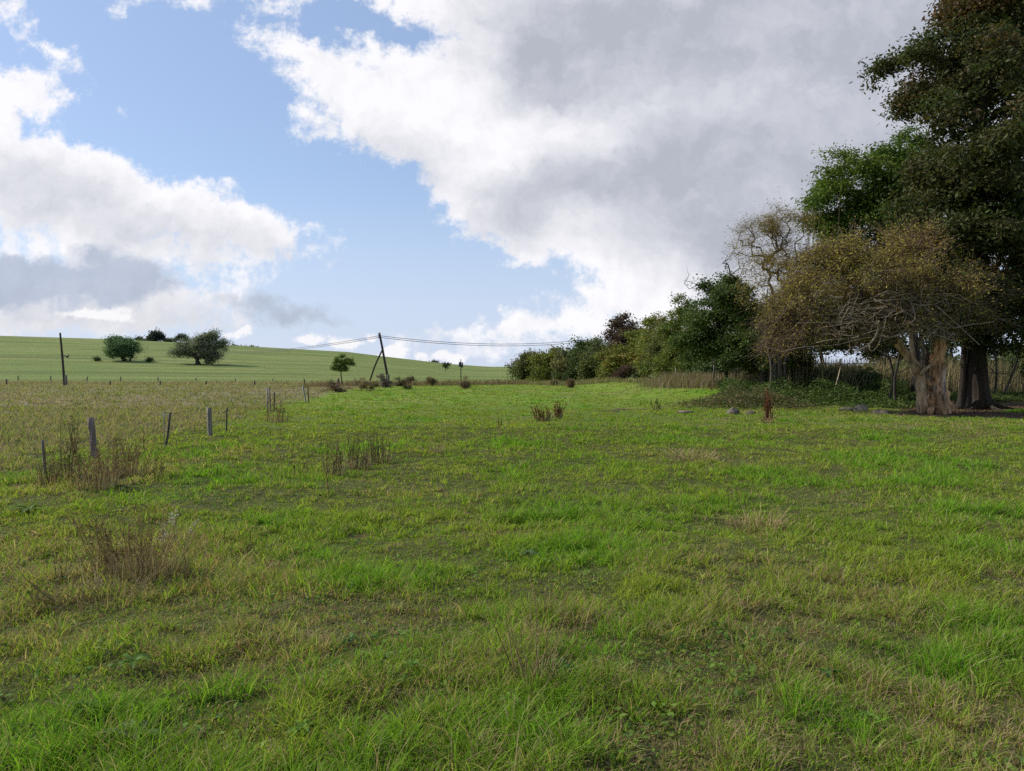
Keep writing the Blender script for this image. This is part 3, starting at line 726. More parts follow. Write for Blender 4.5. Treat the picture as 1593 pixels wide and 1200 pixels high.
def pollard():
    D = 30.6; base = GD(1456, D)
    root = empty('old_willow', base, 'old hollow willow with a forked bare pale brown trunk and a brown twiggy crown', 'tree')
    acc = Acc(); W = (.37, .215, .105)
    gz = lambda X, dD=0: GD(X, D + dD)
    def T(pts, r, ns=26, col=W, fl=.3, nf=7, sd=1):
        ns = int(ns * 1.6); V, Fs, C = tube(pts, [q * D / F for q in r], ns, col, flute=fl * 1.15, nfl=nf * 1.5, seed=sd, sub=9)
        k = np.arange(len(V)); th = (k % ns) / ns; rg = k // ns
        p1 = fbm(th * 11 + sd + rg * .03, rg * .10, sd, 4); cr_ = np.exp(-((p1 - .5) / .045) ** 2)
        m = (.6 + .9 * fbm(th * 5, rg * .08, sd + 9, 3))[:, None] * (1 - .72 * cr_[:, None])
        C = C * m * 1.2; C = mixc(C, np.array([[.42, .37, .31]]) * m, np.clip((fbm(th * 4 + 3, rg * .06, sd + 20, 3) - .55) * 4, 0, .7)); acc.add(V, Fs, C)
    T([gz(1436, -.15) - [0, 0, .1], P(1434, 622, D - .2), P(1432, 600, D - .1), P(1428, 578, D), P(1415, 558, D), P(1400, 538, D), P(1392, 524, D)], [8.5, 7.2, 7, 7.2, 6.6, 6.2, 5.5], sd=3, col=(.34, .225, .13))
    T([gz(1460, .1) - [0, 0, .1], P(1459, 625, D), P(1456, 605, D), P(1453, 585, D), P(1457, 565, D), P(1461, 545, D), P(1462, 528, D)], [21, 16, 13.2, 12.5, 10.5, 9, 8], ns=40, sd=7, nf=10, fl=.36)
    T([gz(1470, -.35) - [0, 0, .1], P(1465, 622, D - .35), P(1463, 600, D - .3), P(1465, 575, D - .15), P(1464, 552, D - .05)], [9, 8, 7, 6, 4], sd=11, col=(.36, .22, .13))
    T([P(1449, 612, D + .1), P(1444, 590, D), P(1437, 570, D + .2), P(1440, 552, D + .5), P(1432, 530, D + .6)], [6, 7, 6, 5, 4], sd=15, col=(.12, .09, .07))
    for x0, x1, dd in ((1474, 1492, -.4), (1466, 1471, -1.0), (1450, 1446, -.9), (1478, 1486, .3)):
        a = gz(x0, -.1); c = gz(x1, dd)
        acc.add(*tube([a + [0, 0, .35], (a + c) / 2 + [0, 0, .12], c + [0, 0, -.03]], [.17, .12, .04], 10, W, flute=.2, sub=4, seed=x0 % 17))
    acc.build('trunk', M_OLDWOOD, root, True)
    # knots and broken stubs in the fork
    kn = Acc()
    for a, c, r in ((P(1437, 578, D - .35), P(1448, 568, D - .45), .09), (P(1433, 582, D - .3), P(1440, 574, D - .5), .07), (P(1444, 574, D - .4), P(1452, 562, D - .4), .07)):
        kn.add(*tube([a, (a + c) / 2 + [0, 0, .03], c], [r, r * .8, r * .35], 9, (.40, .27, .20), flute=.25, sub=3))
    kn.build('broken_stub', M_OLDWOOD, root, True)
    heads = [P(1392, 526, D), P(1462, 530, D), P(1432, 532, D + .6)]
    lobes = [lb(1290, 450, D, 78, 52, 90), lb(1365, 425, D, 70, 45, 90), lb(1440, 440, D, 60, 50, 90), lb(1225, 478, D, 46, 40, 60), lb(1480, 480, D, 36, 32, 60), lb(1320, 508, D, 105, 24, 90), lb(1215, 520, D, 35, 18, 60), lb(1400, 480, D, 70, 35, 90), lb(1290, 395, D, 30, 26, 40), lb(1345, 382, D, 26, 26, 40), lb(1395, 372, D, 30, 20, 40), lb(1250, 420, D, 26, 30, 40), lb(1440, 395, D, 26, 22, 40)]
    tg = clumped(lobes, 1400, .75, 16, .6)
    wood = Acc(); alltip = []; allpar = []
    near = np.argmin(np.stack([np.linalg.norm(tg - h_, axis=1) for h_ in heads]), 0)
    for i, h_ in enumerate(heads):
        t_ = tg[near == i]
        if len(t_) < 3: continue
        arr, par, tips = grow([h_ - [0, 0, .25], h_, h_ + [0, 0, .2]], t_, .5, up=.28, jit=.22, bias=.2)
        rad = radii(par, tips, len(arr), .009, rmax=.13)
        e = np.arange(1, len(arr)); pa = par[e]
        c_ = np.array([.13, .095, .075]) * rng.uniform(.6, 1.5, (len(e), 1))
        wood.add(*segs(arr[pa], arr[e], np.minimum(rad[pa], rad[e] * 1.35), rad[e], 5, c_))
        alltip.append(arr[tips]); allpar.append(arr[par[tips]])
    tips = np.concatenate(alltip); pars = np.concatenate(allpar)
    # fine tangle of twigs
    m_ = 14000; k_ = rng.choice(len(tips), m_); A = pars[k_] + (tips[k_] - pars[k_]) * rng.random((m_, 1)); dr = (tips[k_] - pars[k_]); dr /= np.maximum(np.linalg.norm(dr, axis=1, keepdims=True), 1e-6)
    B = A + (dr * .35 + rng.normal(size=(m_, 3)) * .38) * rng.uniform(.5, 1.4, (m_, 1))
    wood.add(*segs(A, B, np.full(m_, .007), np.full(m_, .004), 3, np.array([.15, .105, .08]) * rng.uniform(.5, 1.5, (m_, 1))))
    wood.build('branch', M_BARK, root)
    nl = 75000; k_ = rng.choice(m_, nl); cen = A[k_] + (B[k_] - A[k_]) * rng.random((nl, 1)) + rng.normal(size=(nl, 3)) * .10
    hgt = sstep(3.5, 5.5, cen[:, 2] - base[2]); keep = rng.random(nl) < (30 * .01 + .70 * hgt); cen = cen[keep]
    V, F_, C = leaves(cen, .12 * rng.uniform(.6, 1.3, len(cen)), .28, palette(len(cen), PAL_OLIVE, fbm(cen[:, 0] / 1.2, cen[:, 2], 9, 2)), .4)
    mk_mesh('crown', V, [F_], C, M_LEAF, root)
    # pale dead branches hanging on the near side
    PALE = (.29, .235, .175)
    DB = D - 2.2
    lines = [([(1367, 500), (1366, 512), (1361, 525), (1352, 536), (1342, 542), (1328, 548)], 3.0), ([(1352, 536), (1354, 546), (1362, 543), (1369, 530), (1373, 515), (1378, 500)], 2.0), ([(1400, 480), (1418, 492), (1432, 503), (1452, 519), (1468, 525), (1490, 532)], 2.6),
             ([(1452, 519), (1462, 511), (1487, 510), (1505, 506), (1547, 501)], 1.8), ([(1460, 479), (1480, 497), (1502, 517), (1524, 537)], 2.2), ([(1337, 473), (1360, 468), (1385, 467), (1417, 464)], 1.8),
             ([(1240, 503), (1280, 502), (1330, 501), (1367, 502)], 1.4), ([(1402, 468), (1400, 480), (1410, 492), (1404, 505)], 1.8), ([(1420, 475), (1423, 497), (1408, 505), (1395, 515)], 1.8), ([(1300, 520), (1330, 522), (1360, 515), (1395, 500)], 1.2),
             ([(1430, 470), (1445, 485), (1460, 500), (1475, 505)], 1.4), ([(1440, 455), (1462, 470), (1500, 472), (1520, 468)], 1.2), ([(1270, 533), (1300, 528), (1340, 530)], 1.1), ([(1215, 548), (1250, 540), (1300, 537), (1345, 526), (1392, 524)], 1.3)]
    for q, r in lines:
        pts = [P(x, y, DB + (rng.normal(0, .25))) for x, y in q]
        V, Fs, C = tube(pts, np.linspace(r, r * .45, len(pts)) * DB / F * .5, 6, PALE, sub=4, flute=.1)
        mk_mesh('dead_branch', V, Fs, C, M_BARK, root, True)
    m_ = 330; A = np.stack([P(rng.uniform(1300, 1490), rng.uniform(455, 525), DB + rng.uniform(-.6, 1.2)) for _ in range(m_)])
    dr = rng.normal(size=(m_, 3)) * np.array([1, .5, .6]); dr /= np.linalg.norm(dr, axis=1, keepdims=True)
    B = A + dr * rng.uniform(.25, 1.0, (m_, 1)); Mid = (A + B) / 2 + rng.normal(size=(m_, 3)) * .08
    a2 = Acc(); cc = np.array([.27, .21, .155]) * rng.uniform(.6, 1.25, (m_, 1))
    a2.add(*segs(A, Mid, np.full(m_, .016), np.full(m_, .012), 4, cc)); a2.add(*segs(Mid, B, np.full(m_, .012), np.full(m_, .006), 4, cc)); a2.build('dead_twig', M_BARK, root)
pollard()

# ------------------------------------------------------------------ hedgerow
def shrub(X, Yb, D, lobes, n, nl, leaf, pal, label, group=None, name='shrub', rt=.06, bark=BARK, spread=None, **kw):
    b0 = GD(X, D); top = lobes[0]
    k = D / F
    tr = [b0, b0 + np.array([.02, 0, .25 * (top[2] - b0[2])]), np.array([top[0], top[1], b0[2] + .5 * (top[2] - b0[2])])]
    return make_tree(name, b0, tr, lobes, n, nl, leaf, pal, label, kw.pop('cat', 'shrub'), group, clump=kw.pop('clump', min(12 * k, .42 * lobes[0][3])), per=kw.pop('per', 7), step=kw.pop('step', .6), r0=kw.pop('r0', .010), rtrunk=rt, bark=bark, spread=spread or 14 * k * .35, shell=.5, **kw)
HG = 'shrubs and trees of the hedgerow'
def hedge():
    def H(X, D, ls, pal, label, nl=7000, leaf=None, **kw):
        nl = int(nl * 2.2); leaf = leaf or 3.0 * D / F; kw.setdefault('n', 280); kw.setdefault('clump', 13 * D / F); kw.setdefault('per', 6)
        shrub(X, 0, D, [lb(x, y, D, rx, ry, (rx + ry) * .6) for x, y, rx, ry in ls], kw.pop('n'), nl, leaf, pal, label, HG, rt=.1, twig=False, aspect=.65, spread=4.6 * D / F, **kw)
    H(828, 126, [(822, 568, 20, 18), (838, 575, 24, 18), (810, 580, 12, 14)], PAL_HEDGE, 'low bush at the far left end of the hedgerow')
    H(855, 120, [(856, 566, 24, 20), (862, 582, 26, 14)], PAL_YGREEN, 'rounded olive bush next to the last one of the hedgerow')
    H(885, 114, [(882, 562, 20, 18), (890, 578, 26, 18)], PAL_HEDGE, 'grey-green bush in the low part of the hedgerow, left of the pointed one')
    H(905, 110, [(906, 540, 5, 14), (907, 565, 18, 26), (912, 580, 22, 16)], PAL_DKGREEN, 'dark bush with a narrow pointed top in the hedgerow', n=240)
    H(932, 104, [(930, 555, 22, 26), (938, 575, 26, 20), (920, 580, 20, 16)], PAL_HEDGE, 'green bush in front of the purple-brown tree, on its left')
    H(968, 112, [(970, 500, 9, 14), (969, 510, 14, 16), (966, 525, 24, 20), (955, 545, 28, 24), (985, 540, 24, 30)], PAL_PURPLE, 'purple-brown tree rising above the hedgerow', nl=10000, n=460, name='hedge_tree', cat='tree')
    H(955, 95, [(955, 566, 26, 22), (975, 560, 24, 26)], PAL_YGREEN, 'light green bush below the purple-brown tree')
    H(1002, 92, [(1003, 534, 24, 32), (1005, 566, 28, 28)], PAL_YGREEN, 'yellow-green bush right of the purple-brown tree')
    H(1032, 80, [(1032, 518, 28, 34), (1020, 550, 30, 32), (1042, 560, 30, 32)], PAL_YGREEN, 'tallest yellow-green bush of the hedgerow, beside the low round tree', nl=10000, n=340)
    H(1045, 74, [(1048, 520, 28, 34), (1045, 550, 32, 34), (1060, 572, 32, 22)], PAL_HEDGE, 'mid green bush low between the tallest yellow-green one and the round tree')
    H(1065, 68, [(1064, 508, 28, 42), (1060, 565, 34, 26)], PAL_YGREEN, 'green bush hard against the left of the low round tree', nl=10000, n=340)
    H(1100, 62, [(1100, 555, 36, 28), (1135, 550, 34, 30), (1110, 500, 34, 40)], PAL_APPLE, 'dark bush behind the slim trunk of the low round tree', nl=9000, n=340)
    # beyond the railings
    for i, (X, D, ls, pal, lab) in enumerate([
        (1180, 60, [(1180, 520, 50, 40), (1160, 555, 40, 22)], PAL_DKGREEN, 'dark tree beyond the railings, behind the many-stemmed tree'),
        (1280, 58, [(1275, 480, 66, 54), (1310, 522, 56, 24), (1250, 535, 40, 16)], PAL_DKGREEN, 'dark tree beyond the railings with sky showing under its crown'),
        (1370, 60, [(1370, 490, 60, 60), (1365, 556, 36, 30), (1400, 575, 34, 34)], PAL_DKGREEN, 'dark tree beyond the railings, left of the hollow willow'),
        (1480, 62, [(1480, 480, 70, 70), (1490, 550, 60, 36), (1470, 580, 50, 22)], PAL_DKGREEN, 'dark tree beyond the railings, seen behind the hollow willow'),
        (1590, 60, [(1590, 480, 80, 80), (1590, 550, 70, 34), (1560, 578, 40, 20)], PAL_DKGREEN, 'dark tree beyond the railings at the right edge of the photo'),
        (1700, 60, [(1700, 470, 90, 90), (1700, 560, 70, 40)], PAL_DKGREEN, 'dark tree beyond the railings, past the right edge')]):
        shrub(X, 0, D, [lb(x, y, D, rx, ry, (rx + ry) * .5) for x, y, rx, ry in ls], 300, 26000, .24, pal, lab, 'trees beyond the railings', rt=.2, twig=False, aspect=.6, spread=.42, name='background_tree', cat='tree')
    for i, (X, D, ls, lab) in enumerate([(1120, 57, [(1120, 584, 40, 20)], 'dark thicket behind the railings, left of the many stems'), (1262, 44.5, [(1262, 597, 26, 18), (1282, 604, 18, 12)], 'leafy bush standing in the nettles before the dry grass'), (1350, 44, [(1350, 596, 24, 18), (1330, 604, 18, 12)], 'leafy bush between the pale stick and the slender stems'), (1240, 56, [(1235, 590, 40, 14)], 'low dark thicket behind the railings right of the many stems'),
            (1310, 56, [(1310, 590, 34, 13)], 'low dark thicket behind the railings under the sky gap'), (1440, 56, [(1440, 575, 36, 26)], 'dark thicket just behind the hollow willow'), (1530, 47, [(1530, 578, 36, 22)], 'dark thicket between the thick trunk and the railings'), (1585, 48, [(1590, 570, 30, 24)], 'dark thicket by the railings at the right edge'), (1405, 46, [(1408, 590, 26, 20)], 'dark thicket just left of the hollow willow')]):
        shrub(X, 0, D, [lb(x, y, D, rx, ry, (rx + ry) * .5) for x, y, rx, ry in ls], 130, 9000, .2, PAL_DKGREEN, lab, 'thickets behind the railings', rt=.08, twig=False, aspect=.6, spread=.36, name='thicket', cat='shrub')
    # brown bramble mound in front of the hedge
    shrub(970, 0, 88, [lb(962, 583, 88, 14, 11), lb(980, 581, 14 + 88 * 0, 14, 12) if False else lb(978, 581, 88, 14, 12)], 120, 5500, .16, [(2, (.10, .06, .045)), (2, (.07, .045, .035)), (1, (.12, .10, .05))], 'brown bramble mound in front of the light green bush', rt=.04, twig=False, spread=.3, name='bramble_bush')
hedge()

# ------------------------------------------------------------------ hill and field trees
def field_trees():
    D = 192; b0 = GD(194, D)
    tr = [b0, P(191, 556, D), P(189, 550, D), P(190, 543, D)]
    ex = [tube([GD(202, D), P(204, 556, D), P(203, 550, D)], [.3, .22, .1], 7, BARK, sub=3)]
    make_tree('field_tree', b0, tr, [lb(191, 538, D, 21, 15), lb(191, 542, D, 22, 10), lb(181, 545, D, 13, 9), lb(203, 546, D, 11, 11), lb(190, 528, D, 10, 8), lb(206, 553, D, 6, 5)], 420, 24000, .38, PAL_HILL,
              'rounded dark green tree standing alone on the hillside, smaller of two', 'tree', 'lone trees on the hillside', clump=1.6, per=9, step=1.6, r0=.045, rtrunk=.5, spread=.62, trunk_extra=ex, twig=False)
    D = 186; b0 = GD(308, D)
    tr = [b0, P(307, 562, D), P(306, 557, D)]
    make_tree('field_tree', b0, tr, [lb(285, 545, D, 20, 13), lb(300, 535, D, 22, 16), lb(275, 551, D, 13, 7), lb(322, 540, D, 20, 18), lb(340, 525, D, 13, 12), lb(320, 520, D, 13, 9), lb(347, 535, D, 9, 12), lb(335, 550, D, 15, 8)], 620, 26000, .36, PAL_GREYGREEN,
              'wide spreading grey-green tree on the hillside, larger of two', 'tree', 'lone trees on the hillside', clump=1.5, per=10, step=1.5, r0=.045, rtrunk=.6, spread=.62, twig=False, up=.1, bark=(.06, .05, .045))
    D = 340; b0 = GD(243, D)
    make_tree('field_tree', b0, [b0, P(243, 528, D), P(243, 525, D)], [lb(243, 520, D, 7, 5), lb(240, 524, D, 7, 4), lb(248, 525, D, 6, 4)], 100, 3000, .9, [(1, (.035, .055, .045)), (1, (.05, .07, .055))], 'small dark blue-green tree on the crest of the hill', 'tree', step=2, r0=.08, rtrunk=.4, spread=.9, twig=False)
    for i, (X, Y, rx, ry, lab, dd) in enumerate([(283, 526, 9, 6, 'grey-green bush on the crest behind the wide spreading tree', 340), (230, 530, 7, 2.5, 'low scrub on the crest left of the small dark tree', 345), (262, 531, 8, 1.8, 'low scrub on the crest right of the small dark tree', 345),
                              (364, 540, 6, 2.2, 'left bush of the low row on the hill crest', 342), (378, 541, 7, 2.6, 'middle bush of the low row on the hill crest', 342), (392, 542, 5, 2.2, 'right bush of the low row on the hill crest', 342),
                              (675, 565, 4, 1.8, 'tiny dark bush on the sinking crest, left of the dark panel', 345), (215, 529, 3, 3, 'tiny upright bush on the crest beside the rounded tree', 345)]):
        shrub(X, 0, dd, [lb(X, Y, dd, rx, ry)], 40, 1200, .8, [(1, (.08, .11, .075)), (1, (.11, .14, .09))], lab, 'bushes on the hill crest', rt=.1, twig=False, spread=.7, name='crest_bush', r0=.06, step=2)
    D = 205
    shrub(693, 0, D, [lb(693, 568, D, 3, 3.5)], 24, 260, .5, PAL_DKGREEN, 'tiny sapling in the far field left of the dark panel', rt=.08, twig=False, spread=.4, name='sapling', cat='tree', r0=.04, step=1)
    for X, Y, lab in ((150, 559.5, 'small dark tuft bush left of the rounded hillside tree'), (325, 566.5, 'small dark tuft bush at the foot of the wide spreading tree'), (232, 560, 'low thistle patch between the two hillside trees')):
        shrub(X, 0, 190, [lb(X, Y, 190, 3, 2)], 24, 400, .4, PAL_DKGREEN, lab, 'small bushes on the hillside', rt=.08, twig=False, spread=.4, name='small_bush', r0=.04, step=1)
    # young tree near the leaning pole
    D = 90; b0 = GD(532, D)
    tr = [b0, P(531.5, 590, D), P(530.5, 582, D), P(531, 575, D), P(531, 565, D)]
    make_tree('young_tree', b0, tr, [lb(529, 567, D, 11, 8), lb(522, 571, D, 7, 6), lb(541, 565, D, 7, 6), lb(529, 554, D, 5, 7), lb(537, 574, D, 7, 4)], 190, 5200, .17, PAL_GREEN, 'small green young tree beside the leaning utility pole', 'tree', clump=.4, per=9, step=.6, r0=.012, rtrunk=.08, spread=.17, twig=False)
field_trees()

# ------------------------------------------------------------------ posts, poles, cables
def post(X, Yb, Yt, wpx, lean=0, label='', group='posts of the near pasture fence', round_=False, col=(.22, .19, .16), name='fence_post', D=None, cat='post'):
    b0 = G(X, Yb) if D is None else GD(X, D)
    D = b0[1]; top = P(X + lean, Yt, D); w = wpx * D / F / 2
    ns = 10 if round_ else 4
    n = 6; pts = [b0 + (top - b0) * t for t in np.linspace(-.12, 1, n)]
    for q in pts[1:-1]: q += rng.normal(0, w * .05, 3) * [1, 1, 0]
    rad = [w * (1.0 if not round_ else (1.12, 1.08, 1.0, .95, 1.02, .98)[i]) * (1 if ns > 4 else 1.08) for i in range(n)]
    V, Fs, C = tube(pts, rad, ns, col, flute=.16 if round_ else .05, seed=int(X) % 30)
    C = C * rng.uniform(.85, 1.15, (len(C), 1)); o = mk_mesh(name, V - b0[None], Fs, C, M_WOOD); o.location = b0
    if wpx > 6 or D < 25:
        # a couple of wire staples and a stub of wire
        for k in (.45, .78):
            a2 = Acc(); p_ = (top - b0) * k + np.array([0, -w * 1.05, 0]); a2.add(*tube([p_ + [-w * .5, 0, .0], p_ + [0, -.012, .01], p_ + [w * 1.2, -.01, -.02], p_ + [w * 2.0, .0, -.06]], [.0035] * 4, 5, (.15, .14, .13)))
            s_ = a2.build('wire_stub', M_METAL); s_.parent = o
    return tag(o, label, cat, group)
GREY = (.25, .235, .22); BRN = (.20, .155, .125); DK = (.085, .075, .06)
post(69, 742, 685, 4.6, -3, 'thin grey post half hidden in weeds, leftmost of the near fence', col=(.18, .16, .13), D=11.8)
post(146, 722, 650, 10, -5, 'thick round brown post standing in tall dead weeds', round_=True, col=(.22, .165, .14), D=13.6)
post(258, 700, 642, 3.4, 7, 'thin dark post leaning to the right, left of the square grey post', col=DK)
post(256, 700, 640, 1.2, -1, 'hair-thin pale stake beside the thin dark leaning post', col=GREY)
post(327, 680, 634, 7, -2, 'square grey post standing clear in the grass', col=(.20, .18, .15))
post(352, 672, 634, 2.4, 1, 'thin dark metal stake right of the square grey post', col=(.07, .07, .05))
post(421, 644, 603, 2.2, -2, 'thin brown stake behind the small brown weed clump', col=BRN)
post(416, 640, 604, 2.4, 0, 'pale weathered stake touching the thin brown one', col=(.30, .27, .24))
post(426, 640, 610, 2, 1, 'short dark stake just behind the small brown weed clump', col=DK)
post(476, 628, 600, 2.6, -5, 'pale leaning post of the pair where the fence turns away', col=(.28, .27, .24))
post(480.5, 628, 602, 1.8, -2, 'dark thin post of the pair where the fence turns away', col=DK)
post(474, 601, 590, 2, -1, 'short dark post seen above the pair of leaning ones', col=DK, D=88)
post(526, 606, 589, 4, 0, 'short brown post at the foot of the young tree', col=(.16, .12, .09), D=80)
post(552, 600, 588, 2, 0, 'short thin stake between the young tree and the pole brace', col=BRN, D=88)
FG = 'posts of the two far fence lines'
for i, (X, Yt, D, w, lab) in enumerate([(10, 590, 100, 2.6, 'far fence post nearest the left edge, front line'), (28, 584.5, 122, 1.8, 'far back-line fence post left of the leaning pole'), (79, 585.5, 122, 1.8, 'far back-line fence post close to the left of the leaning pole'),
        (135, 586, 122, 1.8, 'far back-line fence post just right of the leaning pole'), (171, 592.5, 98, 2.4, 'far front-line fence post below the rounded hillside tree'), (188, 586.5, 122, 1.8, 'far back-line fence post below the rounded hillside tree'),
        (246, 587, 122, 1.8, 'far back-line fence post between the two hillside trees'), (249, 592.5, 98, 2.4, 'far front-line fence post between the two hillside trees'), (305, 588, 122, 1.8, 'far back-line fence post below the wide spreading tree'),
        (320, 592.8, 98, 2.4, 'far front-line fence post below the wide spreading tree'), (366, 589, 122, 1.4, 'far back-line fence post right of the wide spreading tree'), (396, 592.5, 98, 2.6, 'far front-line fence post farthest right, before the fence corner'), (424, 589, 120, 1.4, 'far back-line fence post above the pair of stakes')]):
    post(X, 0, Yt, w, rng.normal(0, .4), lab, FG, col=(.13, .11, .09), D=D)
post(1051, 0, 573, 1.3, 0, 'thin pale stake in dry weeds before the hedgerow', None, col=(.30, .28, .24), D=56)
post(1236, 0, 561, 2.2, 0, 'pale stake standing in the tall dry grass by the railings', None, col=(.40, .38, .34), D=46)

def poles():
    D = 95
    # left leaning pole with bracket and concrete stub
    b0 = GD(100.5, D); root = empty('utility_pole', b0, 'leaning wooden pole with a bracket and no wires, alone at the left', 'utility pole')
    V, Fs, C = tube([b0 - [0, 0, .3], P(99, 580, D), P(96.5, 550, D), P(93.5, 518, D)], [.16, .15, .13, .11], 10, (.06, .05, .042), flute=.06, sub=3); mk_mesh('shaft', V, Fs, C, M_WOOD, root, True)
    st = GD(103, D - .2); V, Fs, C = tube([st - [0, 0, .2], P(102.6, 584, D - .2)], [.17, .16], 4, (.16, .145, .12)); mk_mesh('concrete_stub', V, Fs, C, M_STONE, root)
    a2 = Acc(); a2.add(*tube([P(94, 554, D), P(100, 553, D - .1), P(106.5, 556, D)], [.04, .04, .04], 6, (.05, .045, .04))); a2.add(*tube([P(97, 557, D), P(102, 554, D), P(104, 556.5, D)], [.03] * 3, 6, (.05, .045, .04)))
    a2.build('bracket', M_METAL, root)
    V, Fs, C = tube([P(104.2, 556.8, D), P(105.6, 555, D), P(106.8, 551, D)], [.07, .12, .05], 8, (.05, .045, .045)); mk_mesh('insulator', V, Fs, C, M_METAL, root, True)
    # braced pole
    b0 = GD(603, D); root = empty('utility_pole', b0, 'leaning braced wooden pole carrying two wires across the field', 'utility pole')
    V, Fs, C = tube([b0 - [0, 0, .2], P(602.5, 585, D), P(598, 560, D), P(594.5, 540, D), P(590, 518, D)], [.17, .16, .15, .14, .13], 10, (.055, .045, .04), flute=.06, sub=3); mk_mesh('shaft', V, Fs, C, M_WOOD, root, True)
    q0 = GD(572.5, D + 1); V, Fs, C = tube([q0 - [0, 0, .2], P(583, 570, D + .5), P(595, 544.5, D)], [.11, .11, .10], 8, (.06, .05, .042), flute=.06, sub=3); mk_mesh('brace', V, Fs, C, M_WOOD, root, True)
    st = GD(604.5, D - .3); V, Fs, C = tube([st - [0, 0, .2], P(604, 583, D - .3)], [.17, .16], 4, (.13, .12, .10)); mk_mesh('concrete_stub', V, Fs, C, M_STONE, root)
    for yy in (522.5, 525.5):
        ip = P(591, yy, D); V, Fs, C = tube([ip + [-.16, 0, -.05], ip + [-.16, 0, .08], ip + [-.16, 0, .14]], [.05, .06, .03], 8, (.07, .06, .055)); mk_mesh('insulator', V, Fs, C, M_METAL, root, True)
    # wires
    L0 = P(330, 543.5, 240); Rr = P(1010, 515, 128)
    for k, (dy, lab) in enumerate(((0, 'upper of the two thin overhead wires'), (2.6, 'lower of the two thin overhead wires'))):
        mid = P(590.8, 522.5 + dy, D); acc_pts = []
        Lp = P(330, 544.5 + dy * .7, 240); Rp = P(1010, 512 + dy * 1.2, 128)
        for a, c, sag in ((Lp, mid, 1.2), (mid, Rp, 1.75)):
            for t in np.linspace(0, 1, 25)[(0 if a is Lp else 1):]:
                p_ = a + (c - a) * t; p_ = p_ - np.array([0, 0, sag * 4 * t * (1 - t)]); acc_pts.append(p_)
        V, Fs, C = tube(acc_pts, [.034] * len(acc_pts), 5, (.09, .085, .09)); o = mk_mesh('overhead_wire', V, Fs, C, M_CABLE); tag(o, lab + ' held by the leaning braced pole', 'wire', 'overhead wires')
    # dark panel
    D = 128; b0 = GD(717, D); root = empty('field_sign', b0, 'dark narrow panel on a short post in the far grass', 'sign')
    c = P(717, 567, D); acc = Acc()
    def box(cx, cy, cz, sx, sy, sz, col):
        v = np.array([[x, y, z] for x in (-1, 1) for y in (-1, 1) for z in (-1, 1)], float) * [sx, sy, sz] + [cx, cy, cz]
        f = np.array([[0, 1, 3, 2], [4, 6, 7, 5], [0, 4, 5, 1], [2, 3, 7, 6], [0, 2, 6, 4], [1, 5, 7, 3]]); return v, [f], np.array(col)
    acc.add(*tube([b0, P(717, 559, D)], [.09, .07], 8, (.03, .03, .035))); acc.build('post', M_METAL, root)
    a1 = Acc(); a1.add(*box(c[0] - .17, c[1] - .1, c[2], .19, .03, .42, (.035, .045, .075))); a1.build('panel', M_METAL, root)
    a1 = Acc(); a1.add(*box(c[0] + .23, c[1] - .12, c[2] - .12, .16, .03, .44, (.06, .07, .10))); a1.build('panel', M_METAL, root)
poles()

# ------------------------------------------------------------------ railings
def railings():
    b0 = np.array([12.5, 49.5, float(hz(12.5, 49.5))]); root = empty('iron_railings', b0, 'dark upright railings running behind the tall dry grass', 'fence')
    X0, X1 = 13.4, 36.0; fy = lambda x: 49.5 - (x - 12) * .08
    zt = lambda x: float(hz(x, fy(x)))
    pk = Acc(); C0 = np.array([.035, .030, .026])
    xs = np.arange(X0, X1, .17)
    A = np.array([[x, fy(x), zt(x) - .05] for x in xs]); B = A + np.array([[rng.normal(0, .02), 0, 1.95 + rng.normal(0, .03)] for x in xs])
    pk.add(*segs(A, B, np.full(len(xs), .022), np.full(len(xs), .016), 4, C0)); pk.build('picket_panel', M_METAL, root)
    for h_ in (.4, 1.62):
        V, Fs, C = tube([[x, fy(x) + .03, zt(x) + h_] for x in np.linspace(X0, X1, 12)], [.035] * 12, 4, C0); mk_mesh('rail', V, Fs, C, M_METAL, root)
    for x in np.arange(X0, X1, 2.7):
        V, Fs, C = tube([[x, fy(x) + .08, zt(x) - .1], [x, fy(x) + .08, zt(x) + 1.95]], [.06, .055], 6, C0 * 1.2); mk_mesh('post', V, Fs, C, M_METAL, root)
railings()

# ------------------------------------------------------------------ tall dry grass
def tall_grass(name, label, n, fx, fy, h0, h1, w, cols, lk=.25, keep=None, mat=None):
    x = fx(n); y = fy(n, x); z = hz(x, y)
    h = rng.uniform(h0, h1, n) * np.clip(.35 + 1.3 * fbm(x / (w * 35), y / (w * 35), 17, 3), .4, 1.2); a = rng.uniform(0, 6.28, n); k = np.abs(rng.normal(0, lk, n))
    lean = np.stack([np.cos(a) * k + .05, np.sin(a) * k], -1)
    c = np.array(cols)[rng.integers(0, len(cols), n)] * rng.uniform(.7, 1.25, (n, 1))
    V, F_, C = blades(np.stack([x, y, z - .02], -1), h, np.full(n, w) * rng.uniform(.6, 1.4, n), lean, np.clip(rng.normal(.1, .1, n), 0, .4), c)
    o = mk_mesh(name, V, F_, C, mat or M_DRY); return tag(o, label, 'grass', None, 'stuff')
U = rng.uniform
S1 = [(.36, .29, .18), (.28, .21, .13), (.20, .15, .09), (.22, .21, .09), (.14, .15, .06)]
tall_grass('tall_dry_grass', 'tall pale dry grass standing before the railings', 17000, lambda n: U(14.8, 30, n), lambda n, x: 46 + rng.normal(0, 1.6, n), .9, 2.3, .026, S1)
tall_grass('dry_weeds', 'straw-coloured weeds at the foot of the hedgerow', 20000, lambda n: rng.normal(13.4, 1.3, n), lambda n, x: 54.5 + rng.normal(0, 2.4, n), .2, 1.15, .018, S1 + [(.30, .20, .15), (.12, .14, .05)], lk=.55)
